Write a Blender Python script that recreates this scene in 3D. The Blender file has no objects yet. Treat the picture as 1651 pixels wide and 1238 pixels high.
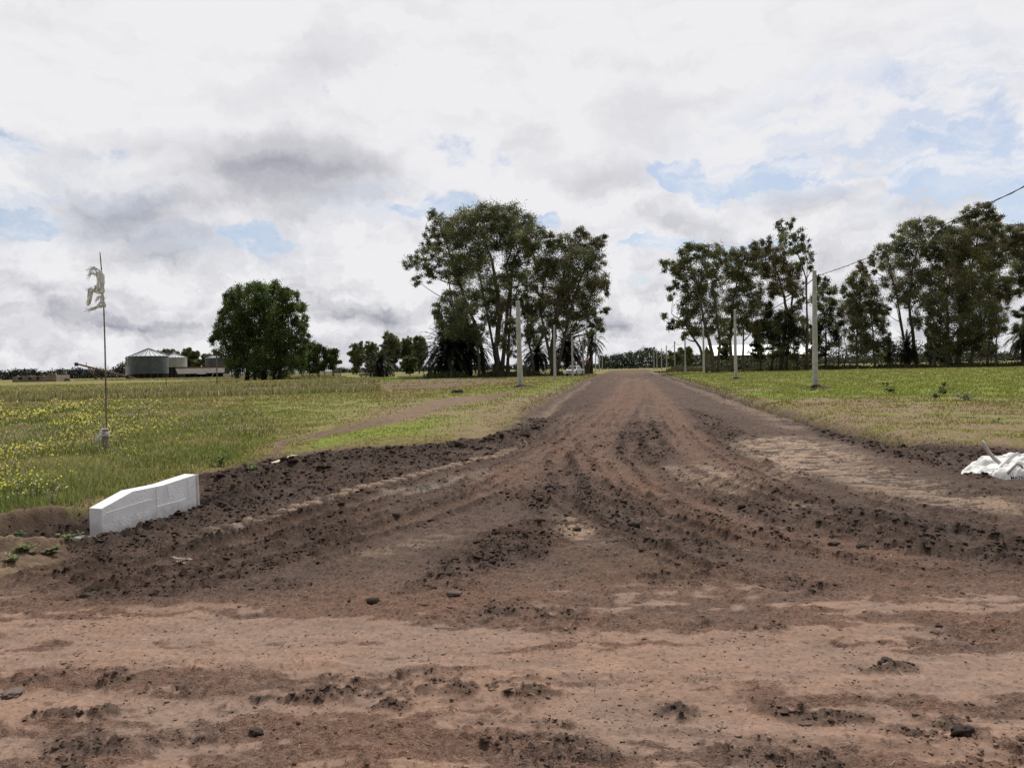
import bpy, math, random
import numpy as np
from mathutils import Matrix, Vector

random.seed(7)
rng = np.random.default_rng(11)
C = bpy.context.scene.collection
sc = bpy.context.scene

# ------------------------------------------------------------------ camera
F, CX, CY = 1240.0, 825.5, 619.0
CAMH = 1.6
PITCH = math.atan(25.5 / F)
ROLL = -math.atan(0.019)
Rm = Matrix.Rotation(math.pi / 2 - PITCH, 3, 'X') @ Matrix.Rotation(ROLL, 3, 'Z')
RN = np.array(Rm)
cam_d = bpy.data.cameras.new('camera')
cam = bpy.data.objects.new('camera', cam_d)
C.objects.link(cam)
cam.location = (0, 0, CAMH)
cam.rotation_euler = Rm.to_euler()
cam_d.sensor_width = 36.0
cam_d.lens = 36.0 * F / 1651.0
cam_d.clip_start = 0.05
cam_d.clip_end = 20000
sc.camera = cam

def ray(px, py):
    return RN @ np.array([(px - CX) / F, -(py - CY) / F, -1.0])
def G(px, py, z=0.0):                      # pixel -> point on a horizontal plane
    d = ray(px, py); t = (z - CAMH) / d[2]
    return np.array([d[0] * t, d[1] * t, z])
def P(px, py, Y):                          # pixel -> point at depth Y
    d = ray(px, py); t = Y / d[1]
    return np.array([d[0] * t, Y, CAMH + d[2] * t])
def onplane(px, py, A, B):                 # pixel -> point on the vertical plane through A and B
    n = np.array([B[1] - A[1], -(B[0] - A[0]), 0.0])
    d = ray(px, py); o = np.array([0, 0, CAMH])
    t = np.dot(np.asarray(A) - o, n) / np.dot(d, n)
    return o + d * t

# ------------------------------------------------------------------ light
SUN_AZ, SUN_EL = math.radians(24), math.radians(56)     # azimuth from +Y towards +X
sun_d = bpy.data.lights.new('sun', 'SUN')
sun_d.energy = 3.6
sun_d.angle = math.radians(0.8)
sun_d.color = (1.0, 0.95, 0.88)
sun = bpy.data.objects.new('sun', sun_d)
C.objects.link(sun)
sd = Vector((math.sin(SUN_AZ) * math.cos(SUN_EL), math.cos(SUN_AZ) * math.cos(SUN_EL), math.sin(SUN_EL)))
sun.rotation_euler = sd.to_track_quat('Z', 'Y').to_euler()
sc.view_settings.view_transform = 'Standard'
sc.view_settings.look = 'None'
sc.view_settings.exposure = 0.0
sc.view_settings.gamma = 1.0

world = bpy.data.worlds.new('World')
sc.world = world
world.use_nodes = True
def build_sky():
    nt = world.node_tree; N = nt.nodes; L = nt.links
    N.clear()
    def n(t, **kw):
        x = N.new(t)
        for k, v in kw.items(): setattr(x, k, v)
        return x
    def m(op, a, b=None, c=None, clamp=False):
        x = n('ShaderNodeMath', operation=op); x.use_clamp = clamp
        for i, v in enumerate((a, b, c)):
            if v is None: continue
            if isinstance(v, (int, float)): x.inputs[i].default_value = v
            else: L.new(v, x.inputs[i])
        return x.outputs[0]
    def sm(v, a, b, c=0.0, d=1.0):
        x = n('ShaderNodeMapRange', interpolation_type='SMOOTHSTEP')
        L.new(v, x.inputs[0])
        for i, q in zip((1, 2, 3, 4), (a, b, c, d)): x.inputs[i].default_value = q
        return x.outputs[0]
    def mixc(f, a, b):
        x = n('ShaderNodeMix', data_type='RGBA')
        if isinstance(f, float): x.inputs[0].default_value = f
        else: L.new(f, x.inputs[0])
        for s, v in ((6, a), (7, b)):
            if isinstance(v, tuple): x.inputs[s].default_value = (*v, 1)
            else: L.new(v, x.inputs[s])
        return x.outputs[2]
    def noise(vec, scale, detail=6, rough=0.55, dist=0.0, lac=2.0):
        x = n('ShaderNodeTexNoise'); L.new(vec, x.inputs['Vector'])
        x.inputs['Scale'].default_value = scale; x.inputs['Detail'].default_value = detail
        x.inputs['Roughness'].default_value = rough; x.inputs['Distortion'].default_value = dist
        x.inputs['Lacunarity'].default_value = lac
        return x
    tc = n('ShaderNodeTexCoord')
    sx = n('ShaderNodeSeparateXYZ'); L.new(tc.outputs['Generated'], sx.inputs[0])
    X, Y, Z = sx.outputs
    az = m('ARCTAN2', X, Y)
    el = m('ARCSINE', Z)
    cv = n('ShaderNodeCombineXYZ'); L.new(az, cv.inputs[0]); L.new(el, cv.inputs[1])
    # cloud layer coordinates: flat layer overhead seen in perspective
    den = m('ADD', m('MAXIMUM', Z, 0.0), 0.13)
    pl = n('ShaderNodeCombineXYZ'); L.new(m('DIVIDE', X, den), pl.inputs[0]); L.new(m('DIVIDE', Y, den), pl.inputs[1])
    pl.inputs[2].default_value = 3.7
    # warp of the angular coordinates for ragged, puffy cloud outlines
    w1 = noise(cv.outputs[0], 7.0, 8, 0.64)
    w2 = n('ShaderNodeVectorMath', operation='SUBTRACT'); L.new(w1.outputs['Color'], w2.inputs[0]); w2.inputs[1].default_value = (.5, .5, .5)
    w3 = n('ShaderNodeVectorMath', operation='MULTIPLY'); L.new(w2.outputs[0], w3.inputs[0]); w3.inputs[1].default_value = (.17, .10, 0)
    w4 = n('ShaderNodeVectorMath', operation='ADD'); L.new(w3.outputs[0], w4.inputs[0]); L.new(cv.outputs[0], w4.inputs[1])
    v1 = noise(cv.outputs[0], 34.0, 6, 0.62)
    v2 = n('ShaderNodeVectorMath', operation='SUBTRACT'); L.new(v1.outputs['Color'], v2.inputs[0]); v2.inputs[1].default_value = (.5, .5, .5)
    v3 = n('ShaderNodeVectorMath', operation='MULTIPLY'); L.new(v2.outputs[0], v3.inputs[0]); v3.inputs[1].default_value = (.045, .026, 0)
    v4 = n('ShaderNodeVectorMath', operation='ADD'); L.new(v3.outputs[0], v4.inputs[0]); L.new(w4.outputs[0], v4.inputs[1])
    W = v4.outputs[0]
    def blob(px, py, rx, ry, s, soft=0.0, vec=None):
        d = ray(px, py); d = d / np.linalg.norm(d)
        a, e = math.atan2(d[0], d[1]), math.asin(d[2])
        v = n('ShaderNodeVectorMath', operation='SUBTRACT'); L.new(vec or W, v.inputs[0]); v.inputs[1].default_value = (a, e, 0)
        v2 = n('ShaderNodeVectorMath', operation='MULTIPLY'); L.new(v.outputs[0], v2.inputs[0]); v2.inputs[1].default_value = (F / rx, F / ry, 0)
        v3 = n('ShaderNodeVectorMath', operation='LENGTH'); L.new(v2.outputs[0], v3.inputs[0])
        return sm(v3.outputs['Value'], soft, 1.0, s, 0.0)
    def total(items):
        t = None
        for it in items: t = it if t is None else m('ADD', t, it)
        return t
    lo_v = n('ShaderNodeVectorMath', operation='MULTIPLY'); L.new(W, lo_v.inputs[0]); lo_v.inputs[1].default_value = (1, 3.4, 1)
    cov_n = noise(pl.outputs[0], 1.3, 7, 0.6)
    fine = noise(cv.outputs[0], 16.0, 7, 0.66)
    def relief(vec, scale, detail, rough, dx, dy, k):
        # billow relief: a cloud-density field compared with itself a step towards the sun
        sh = n('ShaderNodeVectorMath', operation='ADD'); L.new(vec, sh.inputs[0]); sh.inputs[1].default_value = (dx, dy, 0)
        p, q = noise(vec, scale, detail, rough), noise(sh.outputs[0], scale, detail, rough)
        return m('MULTIPLY', m('SUBTRACT', q.outputs['Fac'], p.outputs['Fac']), k), p.outputs['Fac']
    rel1, puffv = relief(W, 8.0, 6, .56, .010, .026, 2.6)
    rel2, bandv = relief(lo_v.outputs[0], 8.5, 6, .55, .006, .06, 1.7)
    holes = total([blob(*b) for b in (
        (1170, 285, 240, 75, 1.0), (1330, 300, 170, 60, .6), (1590, 262, 230, 85, 1.15), (1480, 300, 160, 55, .7), (1640, 330, 150, 60, .8), (1050, 265, 110, 50, .5),
        (375, 388, 150, 30, 1.0), (30, 355, 190, 36, 1.0), (690, 335, 110, 38, .9), (1040, 400, 120, 24, .8), (885, 350, 80, 30, .8),
        (240, 440, 70, 18, .55), (1010, 450, 90, 24, .45), (1215, 400, 150, 28, .8), (1400, 185, 260, 90, .3),
        (1640, 110, 230, 120, .2), (600, 345, 70, 20, .8), (1120, 120, 200, 70, .18), (40, 240, 200, 30, .25))])
    clouds = total([blob(*b) for b in (
        (930, 300, 130, 60, 1.1, .2), (1020, 350, 140, 60, 1.1, .2), (1370, 290, 95, 70, 1.3, .2), (1270, 350, 190, 48, 1.1, .2),
        (1495, 190, 75, 30, .9, .0), (1230, 245, 110, 42, 1.1, .0), (1480, 262, 50, 24, .9), (1450, 355, 200, 50, 1.0, .2), (1000, 430, 90, 34, .8, .1),
        (1180, 190, 80, 34, .5), (520, 290, 200, 85, 1.3, .2), (210, 340, 170, 75, 1.3, .2), (330, 445, 80, 40, 1.0, .1), (590, 400, 120, 46, 1.0, .1), (60, 450, 130, 46, 1.0, .1),
        (1000, 190, 190, 100, .8, .1))])
    cov = m('ADD', m('MULTIPLY', m('SUBTRACT', cov_n.outputs['Fac'], 0.5), 1.7), 0.63)
    cov = m('ADD', cov, sm(el, 0.22, 0.42, 0.0, 0.42))
    cov = m('ADD', m('SUBTRACT', cov, holes), clouds)
    cov = m('ADD', cov, m('MULTIPLY', m('SUBTRACT', fine.outputs['Fac'], 0.5), 1.0))
    cov = m('ADD', cov, m('MULTIPLY', m('SUBTRACT', puffv, 0.5), 0.9))
    cover = sm(cov, 0.12, 0.44)
    low = sm(el, 0.03, 0.30, 1.0, 0.0)
    # thickness -> grey undersides
    dark = total([blob(*b) for b in (
        (485, 280, 200, 95, .85, .0), (400, 265, 100, 50, .12), (205, 352, 170, 60, .70, .05), (290, 318, 110, 46, .25), (530, 85, 150, 65, .24), (440, 150, 130, 60, .18),
        (260, 235, 110, 50, .22), (1045, 180, 140, 65, .26), (855, 235, 80, 46, .22), (960, 285, 120, 38, .34), (1050, 350, 110, 36, .28), (1340, 330, 150, 46, .24),
        (1200, 355, 140, 30, .14), (1450, 372, 150, 28, .14), (230, 418, 190, 30, .26), (30, 515, 160, 30, .4), (270, 512, 190, 28, .42), (600, 500, 220, 28, .4),
        (530, 490, 90, 22, .12), (1010, 515, 140, 44, .16), (820, 90, 120, 50, .1), (100, 260, 200, 40, .14), (1250, 60, 320, 110, .05))])
    dk = m('MULTIPLY', sm(bandv, 0.42, 0.66), m('MULTIPLY', low, 0.17))
    dk = m('ADD', m('ADD', dk, dark), m('MULTIPLY', m('SUBTRACT', puffv, 0.50), 0.32))
    dk = m('ADD', dk, m('MULTIPLY', m('ADD', rel1, rel2), m('ADD', m('MULTIPLY', low, .75), .22)))
    dk = m('ADD', dk, sm(el, 0.0, 0.34, 0.10, -0.03))
    dk = m('MAXIMUM', m('MINIMUM', m('MULTIPLY_ADD', dk, .88, .02), 0.95), 0.0)
    cloudc = mixc(dk, (8.6, 8.55, 8.8), (2.4, 2.5, 3.15))
    sky = n('ShaderNodeTexSky', sky_type='NISHITA')
    sky.sun_disc = False; sky.sun_elevation = SUN_EL; sky.sun_rotation = SUN_AZ
    sky.altitude = 20; sky.air_density = 1.0; sky.dust_density = 0.8; sky.ozone_density = 1.0
    thin = mixc(0.42, sky.outputs[0], (7.0, 7.4, 8.7))
    thin = mixc(m('MULTIPLY', sm(fine.outputs['Fac'], .40, .70), .30), thin, (8.4, 8.5, 8.9))
    # wisps drifting across the open sky, and thin cloud letting blue through around it
    wv = n('ShaderNodeVectorMath', operation='MULTIPLY'); L.new(w4.outputs[0], wv.inputs[0]); wv.inputs[1].default_value = (1, 3.0, 1)
    wis = noise(wv.outputs[0], 9.0, 8, 0.65)
    thin = mixc(m('MULTIPLY', sm(wis.outputs['Fac'], .44, .66), .75), thin, (8.7, 8.7, 9.0))
    veil = total([blob(*b, vec=w4.outputs[0]) for b in ((1380, 250, 420, 170, .55), (1600, 180, 300, 200, .35), (60, 330, 300, 90, .5), (620, 330, 200, 60, .4), (900, 420, 320, 60, .3), (380, 400, 200, 50, .4))])
    veil = m('MULTIPLY', m('MINIMUM', veil, .75), sm(wis.outputs['Fac'], .62, .40))
    cover = m('MULTIPLY', cover, m('SUBTRACT', 1.0, veil))
    col = mixc(cover, thin, cloudc)
    # whole sky dimmed behind the camera, added to deepen shade on camera-facing sides
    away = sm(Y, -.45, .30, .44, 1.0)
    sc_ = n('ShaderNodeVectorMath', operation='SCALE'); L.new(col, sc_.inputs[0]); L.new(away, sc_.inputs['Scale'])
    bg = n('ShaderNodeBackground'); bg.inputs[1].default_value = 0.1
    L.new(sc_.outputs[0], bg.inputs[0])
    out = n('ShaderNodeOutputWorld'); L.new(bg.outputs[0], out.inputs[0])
build_sky()

# ------------------------------------------------------------------ noise helpers
def hsh(ix, iy, seed):
    h = (ix.astype(np.int64) * 374761393 + iy.astype(np.int64) * 668265263 + seed * 974711) & 0xffffffff
    h = ((h ^ (h >> 13)) * 1274126177) & 0xffffffff
    return h ^ (h >> 16)
def pn(x, y, seed=0):
    ix = np.floor(x); iy = np.floor(y); fx = x - ix; fy = y - iy
    u = fx * fx * fx * (fx * (fx * 6 - 15) + 10); v = fy * fy * fy * (fy * (fy * 6 - 15) + 10)
    r = 0
    for dx in (0, 1):
        for dy in (0, 1):
            a = hsh(ix + dx, iy + dy, seed) * (2 * math.pi / 4294967296.0)
            g = np.cos(a) * (fx - dx) + np.sin(a) * (fy - dy)
            r = r + g * (u if dx else 1 - u) * (v if dy else 1 - v)
    return r * 1.5
def fbm(x, y, octv=4, seed=0, gain=.5):
    s = 0; a = 1.0
    for o in range(octv):
        s = s + a * pn(x * 2 ** o, y * 2 ** o, seed + o * 17); a *= gain
    return s
def worley(x, y, seed=0):
    ix = np.floor(x); iy = np.floor(y); best = np.full(x.shape, 9.0)
    for dx in (-1, 0, 1):
        for dy in (-1, 0, 1):
            h = hsh(ix + dx, iy + dy, seed)
            qx = ix + dx + (h & 1023) / 1023.0; qy = iy + dy + ((h >> 10) & 1023) / 1023.0
            best = np.minimum(best, (qx - x) ** 2 + (qy - y) ** 2)
    return np.sqrt(best)
def sstep(x, a, b):
    t = np.clip((x - a) / (b - a), 0, 1); return t * t * (3 - 2 * t)

def Wp(pts): return [tuple(G(a, b)[:2]) for a, b in pts]
def dist_line(X, Y, pts):
    best = np.full(X.shape, 1e9); S = np.zeros(X.shape); side = np.zeros(X.shape); acc = 0
    for (x0, y0), (x1, y1) in zip(pts[:-1], pts[1:]):
        dx, dy = x1 - x0, y1 - y0; l = math.hypot(dx, dy)
        t = np.clip(((X - x0) * dx + (Y - y0) * dy) / (l * l), 0, 1)
        d = np.hypot(X - x0 - t * dx, Y - y0 - t * dy)
        k = d < best
        best = np.where(k, d, best); S = np.where(k, acc + t * l, S)
        side = np.where(k, ((X - x0) * dy - (Y - y0) * dx) / l, side)
        acc += l
    return best, S, side
def sd_poly(X, Y, pts):                    # negative inside
    d, _, _ = dist_line(X, Y, pts + [pts[0]])
    ins = np.zeros(X.shape, bool)
    n = len(pts)
    for i in range(n):
        x0, y0 = pts[i]; x1, y1 = pts[(i + 1) % n]
        if y0 == y1: continue
        c = ((y0 > Y) != (y1 > Y)) & (X < (x1 - x0) * (Y - y0) / (y1 - y0) + x0)
        ins ^= c
    return np.where(ins, -d, d)

# ------------------------------------------------------------------ ground description
SOIL = Wp([(-900, 985), (0, 938), (88, 908), (135, 868), (150, 850), (200, 800), (330, 762), (440, 738), (560, 722), (700, 716), (800, 706), (835, 682), (862, 657), (900, 637), (945, 612), (970, 603), (988, 597.5)]) + \
       Wp([(1042, 596.3), (1062, 601), (1100, 612), (1150, 628), (1220, 650), (1300, 672), (1372, 692), (1450, 711), (1560, 718), (1651, 722), (1900, 740), (2600, 800)]) + [(40, -40), (-40, -40)]
def near(X, Y, box):
    return (X > box[0]) & (X < box[1]) & (Y > box[2]) & (Y < box[3])

BLK_A, BLK_B = G(163, 866, -.02), G(318, 828, -.02)

def describe(X, Y):
    r = np.hypot(X, Y)
    k = np.clip(r / 14, 0.25, 4)
    wx = X + .10 * k * pn(X * 1.7 / k ** .5, Y * 1.7 / k ** .5, 3) + .03 * pn(X * 7, Y * 7, 5)
    wy = Y + .10 * k * pn(X * 1.7 / k ** .5, Y * 1.7 / k ** .5, 4) * 1.5 + .03 * pn(X * 7, Y * 7, 6)
    soft = .09 * k
    def poly(pts, s=1.0):
        return 1 - sstep(sd_poly(wx, wy, Wp(pts)), -soft * s, soft * s)
    def line(pts, w, s=.5, warp=True):
        d, S, side = dist_line(wx if warp else X, wy if warp else Y, Wp(pts))
        return 1 - sstep(d, w * (1 - s), w * (1 + s))
    n1 = fbm(X * .9, Y * .9, 4, 21); n2 = fbm(X * 3.1, Y * 5.5, 4, 33); n3 = fbm(X * 14, Y * 18, 3, 55); nf = pn(X * 60, Y * 60, 77)
    nl = fbm(X * .12, Y * .12, 4, 91); ns = fbm(X * 1.2, Y * 6, 4, 99)
    sdS = sd_poly(wx, wy, SOIL)
    soil = 1 - sstep(sdS, -.04 * k, .10 * k)
    ax_ = (BLK_B - BLK_A); ax_ = ax_ / np.linalg.norm(ax_); pr_ = np.array([-ax_[1], ax_[0], 0])
    q0_ = BLK_A + pr_ * .36 - ax_ * .45; q1_ = BLK_B + pr_ * .34 + ax_ * .3
    TRL = [tuple(G(-200, 878)[:2]), tuple(G(60, 874)[:2]), tuple(q0_[:2]), tuple(q1_[:2])]
    dT, _, _ = dist_line(wx, wy, TRL)
    dT2, _, _ = dist_line(wx, wy, TRL[2:])
    dT3, _, _ = dist_line(wx, wy, TRL[1:3])
    soil = np.maximum.reduce([soil, 1 - sstep(dT2, .50, .66), 1 - sstep(dT3, .34, .5), 1 - sstep(dT, .14, .24)])
    fld = 1 - soil
    Z = np.zeros(X.shape); st0 = fbm(X * 1.4 - Y * .15, Y * .8, 4, 141)
    # ---- soil colours
    c_dry = np.array([.228, .153, .116]); c_red = np.array([.138, .086, .064]); c_mid = np.array([.100, .067, .051])
    c_dark = np.array([.060, .043, .035]); c_pale = np.array([.270, .200, .150]); c_grey = np.array([.17, .145, .125])
    col = np.zeros(X.shape + (3,)) + c_mid
    def mix(c, mk):
        nonlocal col
        mk = np.clip(mk, 0, 1)[..., None]; col = col * (1 - mk) + c * mk
    # cross road in front: dry tan, ragged edge towards the dark junction
    cross = 1 - sstep(wy + .25 * n1 + .12 * n2, 5.35, 6.35)
    leftx = line([(-400, 990), (0, 985), (150, 975)], 1.0, .8)
    mix(c_red, cross * .9)
    # compacted pale crust versus loose reddish grit: crisp ragged boundary, stretched along the traffic
    an1 = fbm(X * .55 + .2 * n1, Y * 2.6, 5, 151); an2 = fbm(X * 4.5, Y * 9, 4, 153)
    pale_bias = line([(-300, 1040), (0, 1035), (400, 1040), (800, 1055), (1200, 1080), (1651, 1095), (2000, 1105)], .50, .9) * .55 + line([(-300, 1145), (0, 1140), (500, 1140), (800, 1150), (1200, 1180), (1651, 1215)], .14, .8) * .35
    crust = sstep(an1 * .75 + an2 * .42 + pale_bias - .07 - .9 * sstep(wy, 5.0, 6.0), -.05, .16)
    mix(c_dry, crust * (1 - sstep(wy + .3 * n1, 5.0, 6.6)))
    mix(c_dry * 1.10, line([(-100, 1068), (400, 1068), (800, 1088), (1200, 1098), (1651, 1102)], .07, .7) * .7)
    crustm = crust * cross
    # main road: reddish brown with crown
    road = poly([(1000, 598), (1035, 598), (1060, 640), (1120, 720), (1230, 780), (1400, 900), (1100, 880), (960, 800), (820, 760), (880, 700), (940, 650)], 3)
    mix(c_red * .9, road * (1 - cross) * .75)
    mix(c_red, poly([(560, 950), (700, 860), (860, 800), (900, 860), (1000, 930), (800, 960)], 6) * .6 * sstep(n1, -.5, .5))
    # dark spreads
    D = np.zeros(X.shape)
    def add_dark(mk): 
        nonlocal D
        D = np.maximum(D, mk)
    add_dark(poly([(120, 945), (110, 900), (160, 870), (330, 830), (470, 790), (600, 760), (700, 752), (600, 800), (560, 830), (600, 870), (480, 905), (300, 960), (150, 975)], 2) * .85)
    add_dark(poly([(330, 766), (440, 742), (560, 724), (700, 717), (800, 708), (850, 690), (840, 730), (700, 762), (560, 790), (440, 815), (330, 835)], 1))
    add_dark(poly([(835, 745), (900, 730), (960, 745), (990, 770), (1100, 830), (1200, 890), (1130, 892), (980, 875), (940, 850), (880, 900), (760, 930), (680, 935), (760, 870), (860, 830), (800, 780)], 2) * .9)
    add_dark(poly([(985, 735), (998, 692), (1030, 678), (1070, 682), (1092, 705), (1100, 735), (1050, 752), (1010, 750)], 2) * .95)
    add_dark(poly([(1110, 660), (1150, 670), (1230, 715), (1220, 745), (1170, 742), (1130, 715), (1105, 685)], 2) * .95)
    add_dark(poly([(1290, 672), (1372, 693), (1450, 711), (1560, 720), (1700, 728), (1700, 770), (1560, 770), (1460, 742), (1380, 722), (1310, 700)], 1))
    add_dark(poly([(1040, 601), (1100, 616), (1220, 652), (1300, 680), (1290, 690), (1180, 658), (1080, 622)], 1) * .5)
    add_dark(poly([(1150, 808), (1290, 800), (1450, 825), (1700, 870), (1700, 925), (1500, 915), (1300, 880), (1200, 850)], 3) * .85)
    add_dark(poly([(1250, 860), (1350, 872), (1651, 925), (1651, 935), (1400, 925), (1280, 900)], 3) * .6)
    add_dark(poly([(1080, 780), (1180, 790), (1260, 812), (1200, 832), (1120, 812)], 3) * .8)
    add_dark(poly([(800, 735), (900, 665), (960, 625), (985, 612), (960, 660), (905, 715), (850, 760)], 3) * .55)
    add_dark(poly([(1450, 775), (1651, 790), (1651, 812), (1500, 800)], 3) * .5)
    D = D * sstep(n2 * .9 + .5 * n3 + .5 * n1 + .42, -.3, .8)
    # dark patches in the dry cross road
    P2 = np.zeros(X.shape)
    for pts, w in (([(60, 1092), (200, 1098), (330, 1105)], .10), ([(0, 1100), (100, 1096)], .05), ([(380, 1128), (560, 1120), (640, 1135)], .07), ([(540, 1105), (700, 1098), (850, 1112)], .12), ([(750, 1105), (800, 1108)], .14),
                   ([(60, 1160), (230, 1145)], .05), ([(110, 1190), (170, 1215), (120, 1235)], .13), ([(260, 1190), (340, 1178)], .07), ([(400, 1185), (430, 1182)], .04), ([(790, 1160), (910, 1166)], .035),
                   ([(820, 1185), (900, 1205), (950, 1235)], .16), ([(1180, 1210), (1260, 1215), (1330, 1225)], .10), ([(1220, 1130), (1300, 1145), (1380, 1150)], .09), ([(1080, 1142), (1110, 1140)], .06), ([(1280, 1150), (1310, 1152)], .08),
                   ([(1130, 1000), (1240, 1010)], .10), ([(1550, 1020), (1610, 1030)], .12), ([(1410, 1080), (1450, 1075)], .06), ([(800, 990), (930, 1000)], .20), ([(680, 940), (740, 945)], .16), ([(560, 960), (600, 972)], .05), ([(450, 940), (500, 938)], .12),
                   ([(1060, 930), (1110, 935)], .16), ([(1230, 930), (1310, 945)], .18), ([(1480, 1190), (1560, 1180)], .10), ([(1600, 1235), (1660, 1220)], .08), ([(1500, 1150), (1651, 1140)], .07), ([(600, 1110), (660, 1112)], .08)):
        P2 = np.maximum(P2, line(pts, w, .9))
    P2 = P2 * sstep(an1 * .5 + an2 * .7 + .5 * n3, -.15, .30)
    mix(c_red * .85, np.clip(P2 * 1.4, 0, 1) * .8)
    Dm = np.maximum(D, P2 * .75)
    broad = poly([(80, 950), (150, 875), (330, 800), (560, 745), (800, 712), (900, 650), (985, 605), (1050, 605), (1180, 650), (1330, 690), (1460, 720), (1651, 740), (1800, 800), (1800, 930), (1500, 925), (1250, 905), (1150, 890), (960, 870), (900, 850), (860, 900), (700, 950), (400, 960), (200, 980)], 6)
    mix(c_dark * 1.2, broad * sstep(n1 * .6 + n2 * .7 + .5 * st0 + .45, -.2, .9) * .75)
    # smooth wheel bands through the dark soil
    T = np.zeros(X.shape)
    for pts, w in (([(1028, 610), (1030, 640), (1000, 670), (968, 700), (955, 725), (975, 755), (1040, 790), (1150, 835), (1280, 880), (1420, 912), (1651, 950)], .36),
                   ([(1040, 612), (1070, 650), (1098, 690), (1120, 725), (1180, 760), (1240, 775)], .40),
                   ([(1010, 610), (1000, 640), (960, 680), (900, 720), (800, 790)], .45),
                   ([(1120, 830), (1250, 850), (1420, 890), (1651, 935)], .22)):
        T = np.maximum(T, line(pts, w, .6))
    mix(c_dark, Dm * .92)
    mix(c_red * 1.0, T * .85 * (1 - cross))
    # pale dried silt
    pl = np.zeros(X.shape)
    for pts, s in (([(1200, 705), (1290, 703), (1370, 722), (1400, 745), (1350, 762), (1260, 770), (1230, 750), (1180, 722)], 1.0),
                ([(1060, 757), (1130, 745), (1200, 758), (1230, 790), (1180, 800), (1120, 790)], .8), ([(1290, 755), (1420, 752), (1500, 775), (1560, 795), (1500, 805), (1380, 785)], .8),
                ([(1390, 790), (1480, 792), (1651, 805), (1651, 835), (1560, 820), (1430, 805)], .75), ([(905, 835), (940, 845), (985, 872), (950, 876), (900, 866)], .9), ([(1270, 805), (1320, 812), (1330, 824), (1280, 820)], .8),
                ([(610, 792), (700, 776), (785, 758), (775, 768), (700, 788), (620, 802)], 1.0), ([(560, 900), (640, 878), (720, 855), (740, 862), (640, 895)], .55),
                 ([(870, 690), (910, 672), (930, 668), (890, 705)], .6), ([(800, 742), (860, 715), (905, 700), (850, 742)], .35)):
        pl = np.maximum(pl, poly(pts, 4) * s)
    pl = pl * sstep(n2 * .9 + n3 * .4 + .15 + ns * .7 + .4 * n1, -.3, .35)
    mix(c_pale * 1.02, pl * .95)
    mix(c_grey, poly([(610, 792), (700, 776), (785, 758), (775, 768), (700, 788), (620, 802)], .8) * .8)
    Dm = Dm * (1 - .8 * pl) * (1 - .9 * T)
    # ditch lines beside the road far away: pale edges
    mix(c_pale * .7, line([(1058, 601), (1100, 614), (1180, 640), (1260, 668)], .28, .6) * .7)
    mix(c_pale * .65, line([(800, 720), (870, 668), (905, 640), (950, 614)], .22, .6) * .6)
    mix(c_dark, line([(1230, 655), (1330, 682), (1400, 700), (1460, 713)], .16, .6) * .9)
    mix(c_dark * 1.4, line([(845, 690), (880, 655), (930, 622), (965, 607)], .25, .6) * .7)
    mix(c_pale * .75, line([(760, 735), (840, 700), (880, 665), (915, 638), (955, 613)], .30, .8) * .6 * sstep(n1 + .5, -.2, .5))
    mix(c_dark, line([(800, 745), (860, 705), (905, 660), (950, 625), (975, 606)], .35, .8) * .7 * sstep(n2 + .4, -.2, .4))
    mix(c_pale * .8, line([(1046, 598), (1085, 612), (1140, 632), (1220, 664), (1290, 690)], .45, .8) * .65 * sstep(n1 + .5, -.2, .5))
    # ---- tyre tread print (cleated tractor track)
    tw = Wp([(225, 885), (290, 868), (400, 842), (470, 821), (520, 804), (600, 783), (680, 763), (740, 748), (800, 735), (845, 718)])
    d, S, side = dist_line(X + .008 * n3, Y + .008 * n3, tw)
    inb = (1 - sstep(d, .11, .14)) * sstep(S, .4, 1.2)
    ph = (S + np.abs(side) * .4) / .29; lug = sstep(np.abs((ph % 1.0) - .5), .20, .27) * sstep(fbm(X * 2, Y * 2, 2, 8) + .9, .1, .5)
    inbm = 1 - sstep(d, .16, .26)
    Z += inb * (.055 * lug - .035) - .015 * (1 - sstep(d, .14, .3)) * (1 - inb)
    mix(c_pale * .85, inb * lug * .95); mix(c_dark * .8, inb * (1 - lug) * .9)
    mix(c_mid, (1 - sstep(d, .13, .34)) * (1 - inb) * .5)
    Dm = Dm * (1 - inb * .97)
    # small ladder of old tyre bars on the road
    lad, Sl, sl = dist_line(X, Y, Wp([(1046, 680), (1050, 652)]))
    lb = (1 - sstep(lad, .28, .34)) * sstep(np.abs(((Sl / 1.3) % 1) - .5), .2, .3)
    mix(c_pale * .7, lb * .45); Z += lb * .03
    # ruts in the ground
    for pts, w, h in (([(100, 962), (250, 938), (400, 905), (500, 880), (600, 860)], .09, -.05), ([(330, 885), (480, 860), (600, 835)], .10, -.035),
                      ([(0, 1120), (400, 1130), (800, 1145), (1651, 1150)], .12, -.015), ([(1000, 900), (1200, 880)], .1, 0.0),
                      ([(1100, 800), (1300, 850), (1651, 900)], .12, -.035), ([(1290, 800), (1450, 830), (1651, 862)], .12, -.035),
                      ([(700, 1150), (1000, 1163), (1300, 1192), (1651, 1222)], .05, .018), ([(-100, 1066), (400, 1066), (800, 1086), (1200, 1098), (1651, 1100)], .05, .014)):
        Z += h * line(pts, w, .9)
    for pts in ([(100, 962), (250, 938), (400, 905), (500, 880)], [(1230, 850), (1400, 880), (1651, 915)], [(1300, 812), (1450, 835), (1651, 872)], [(1050, 800), (1200, 850), (1300, 880)]):
        lm = line(pts, .09, .9) * sstep(n2, -.4, .2)
        Dm = np.maximum(Dm, lm); mix(c_dark, lm * .7)
    mix(c_dry * .95, line([(700, 1154), (1000, 1168), (1300, 1196), (1651, 1226)], .045, .7) * .8)
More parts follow.
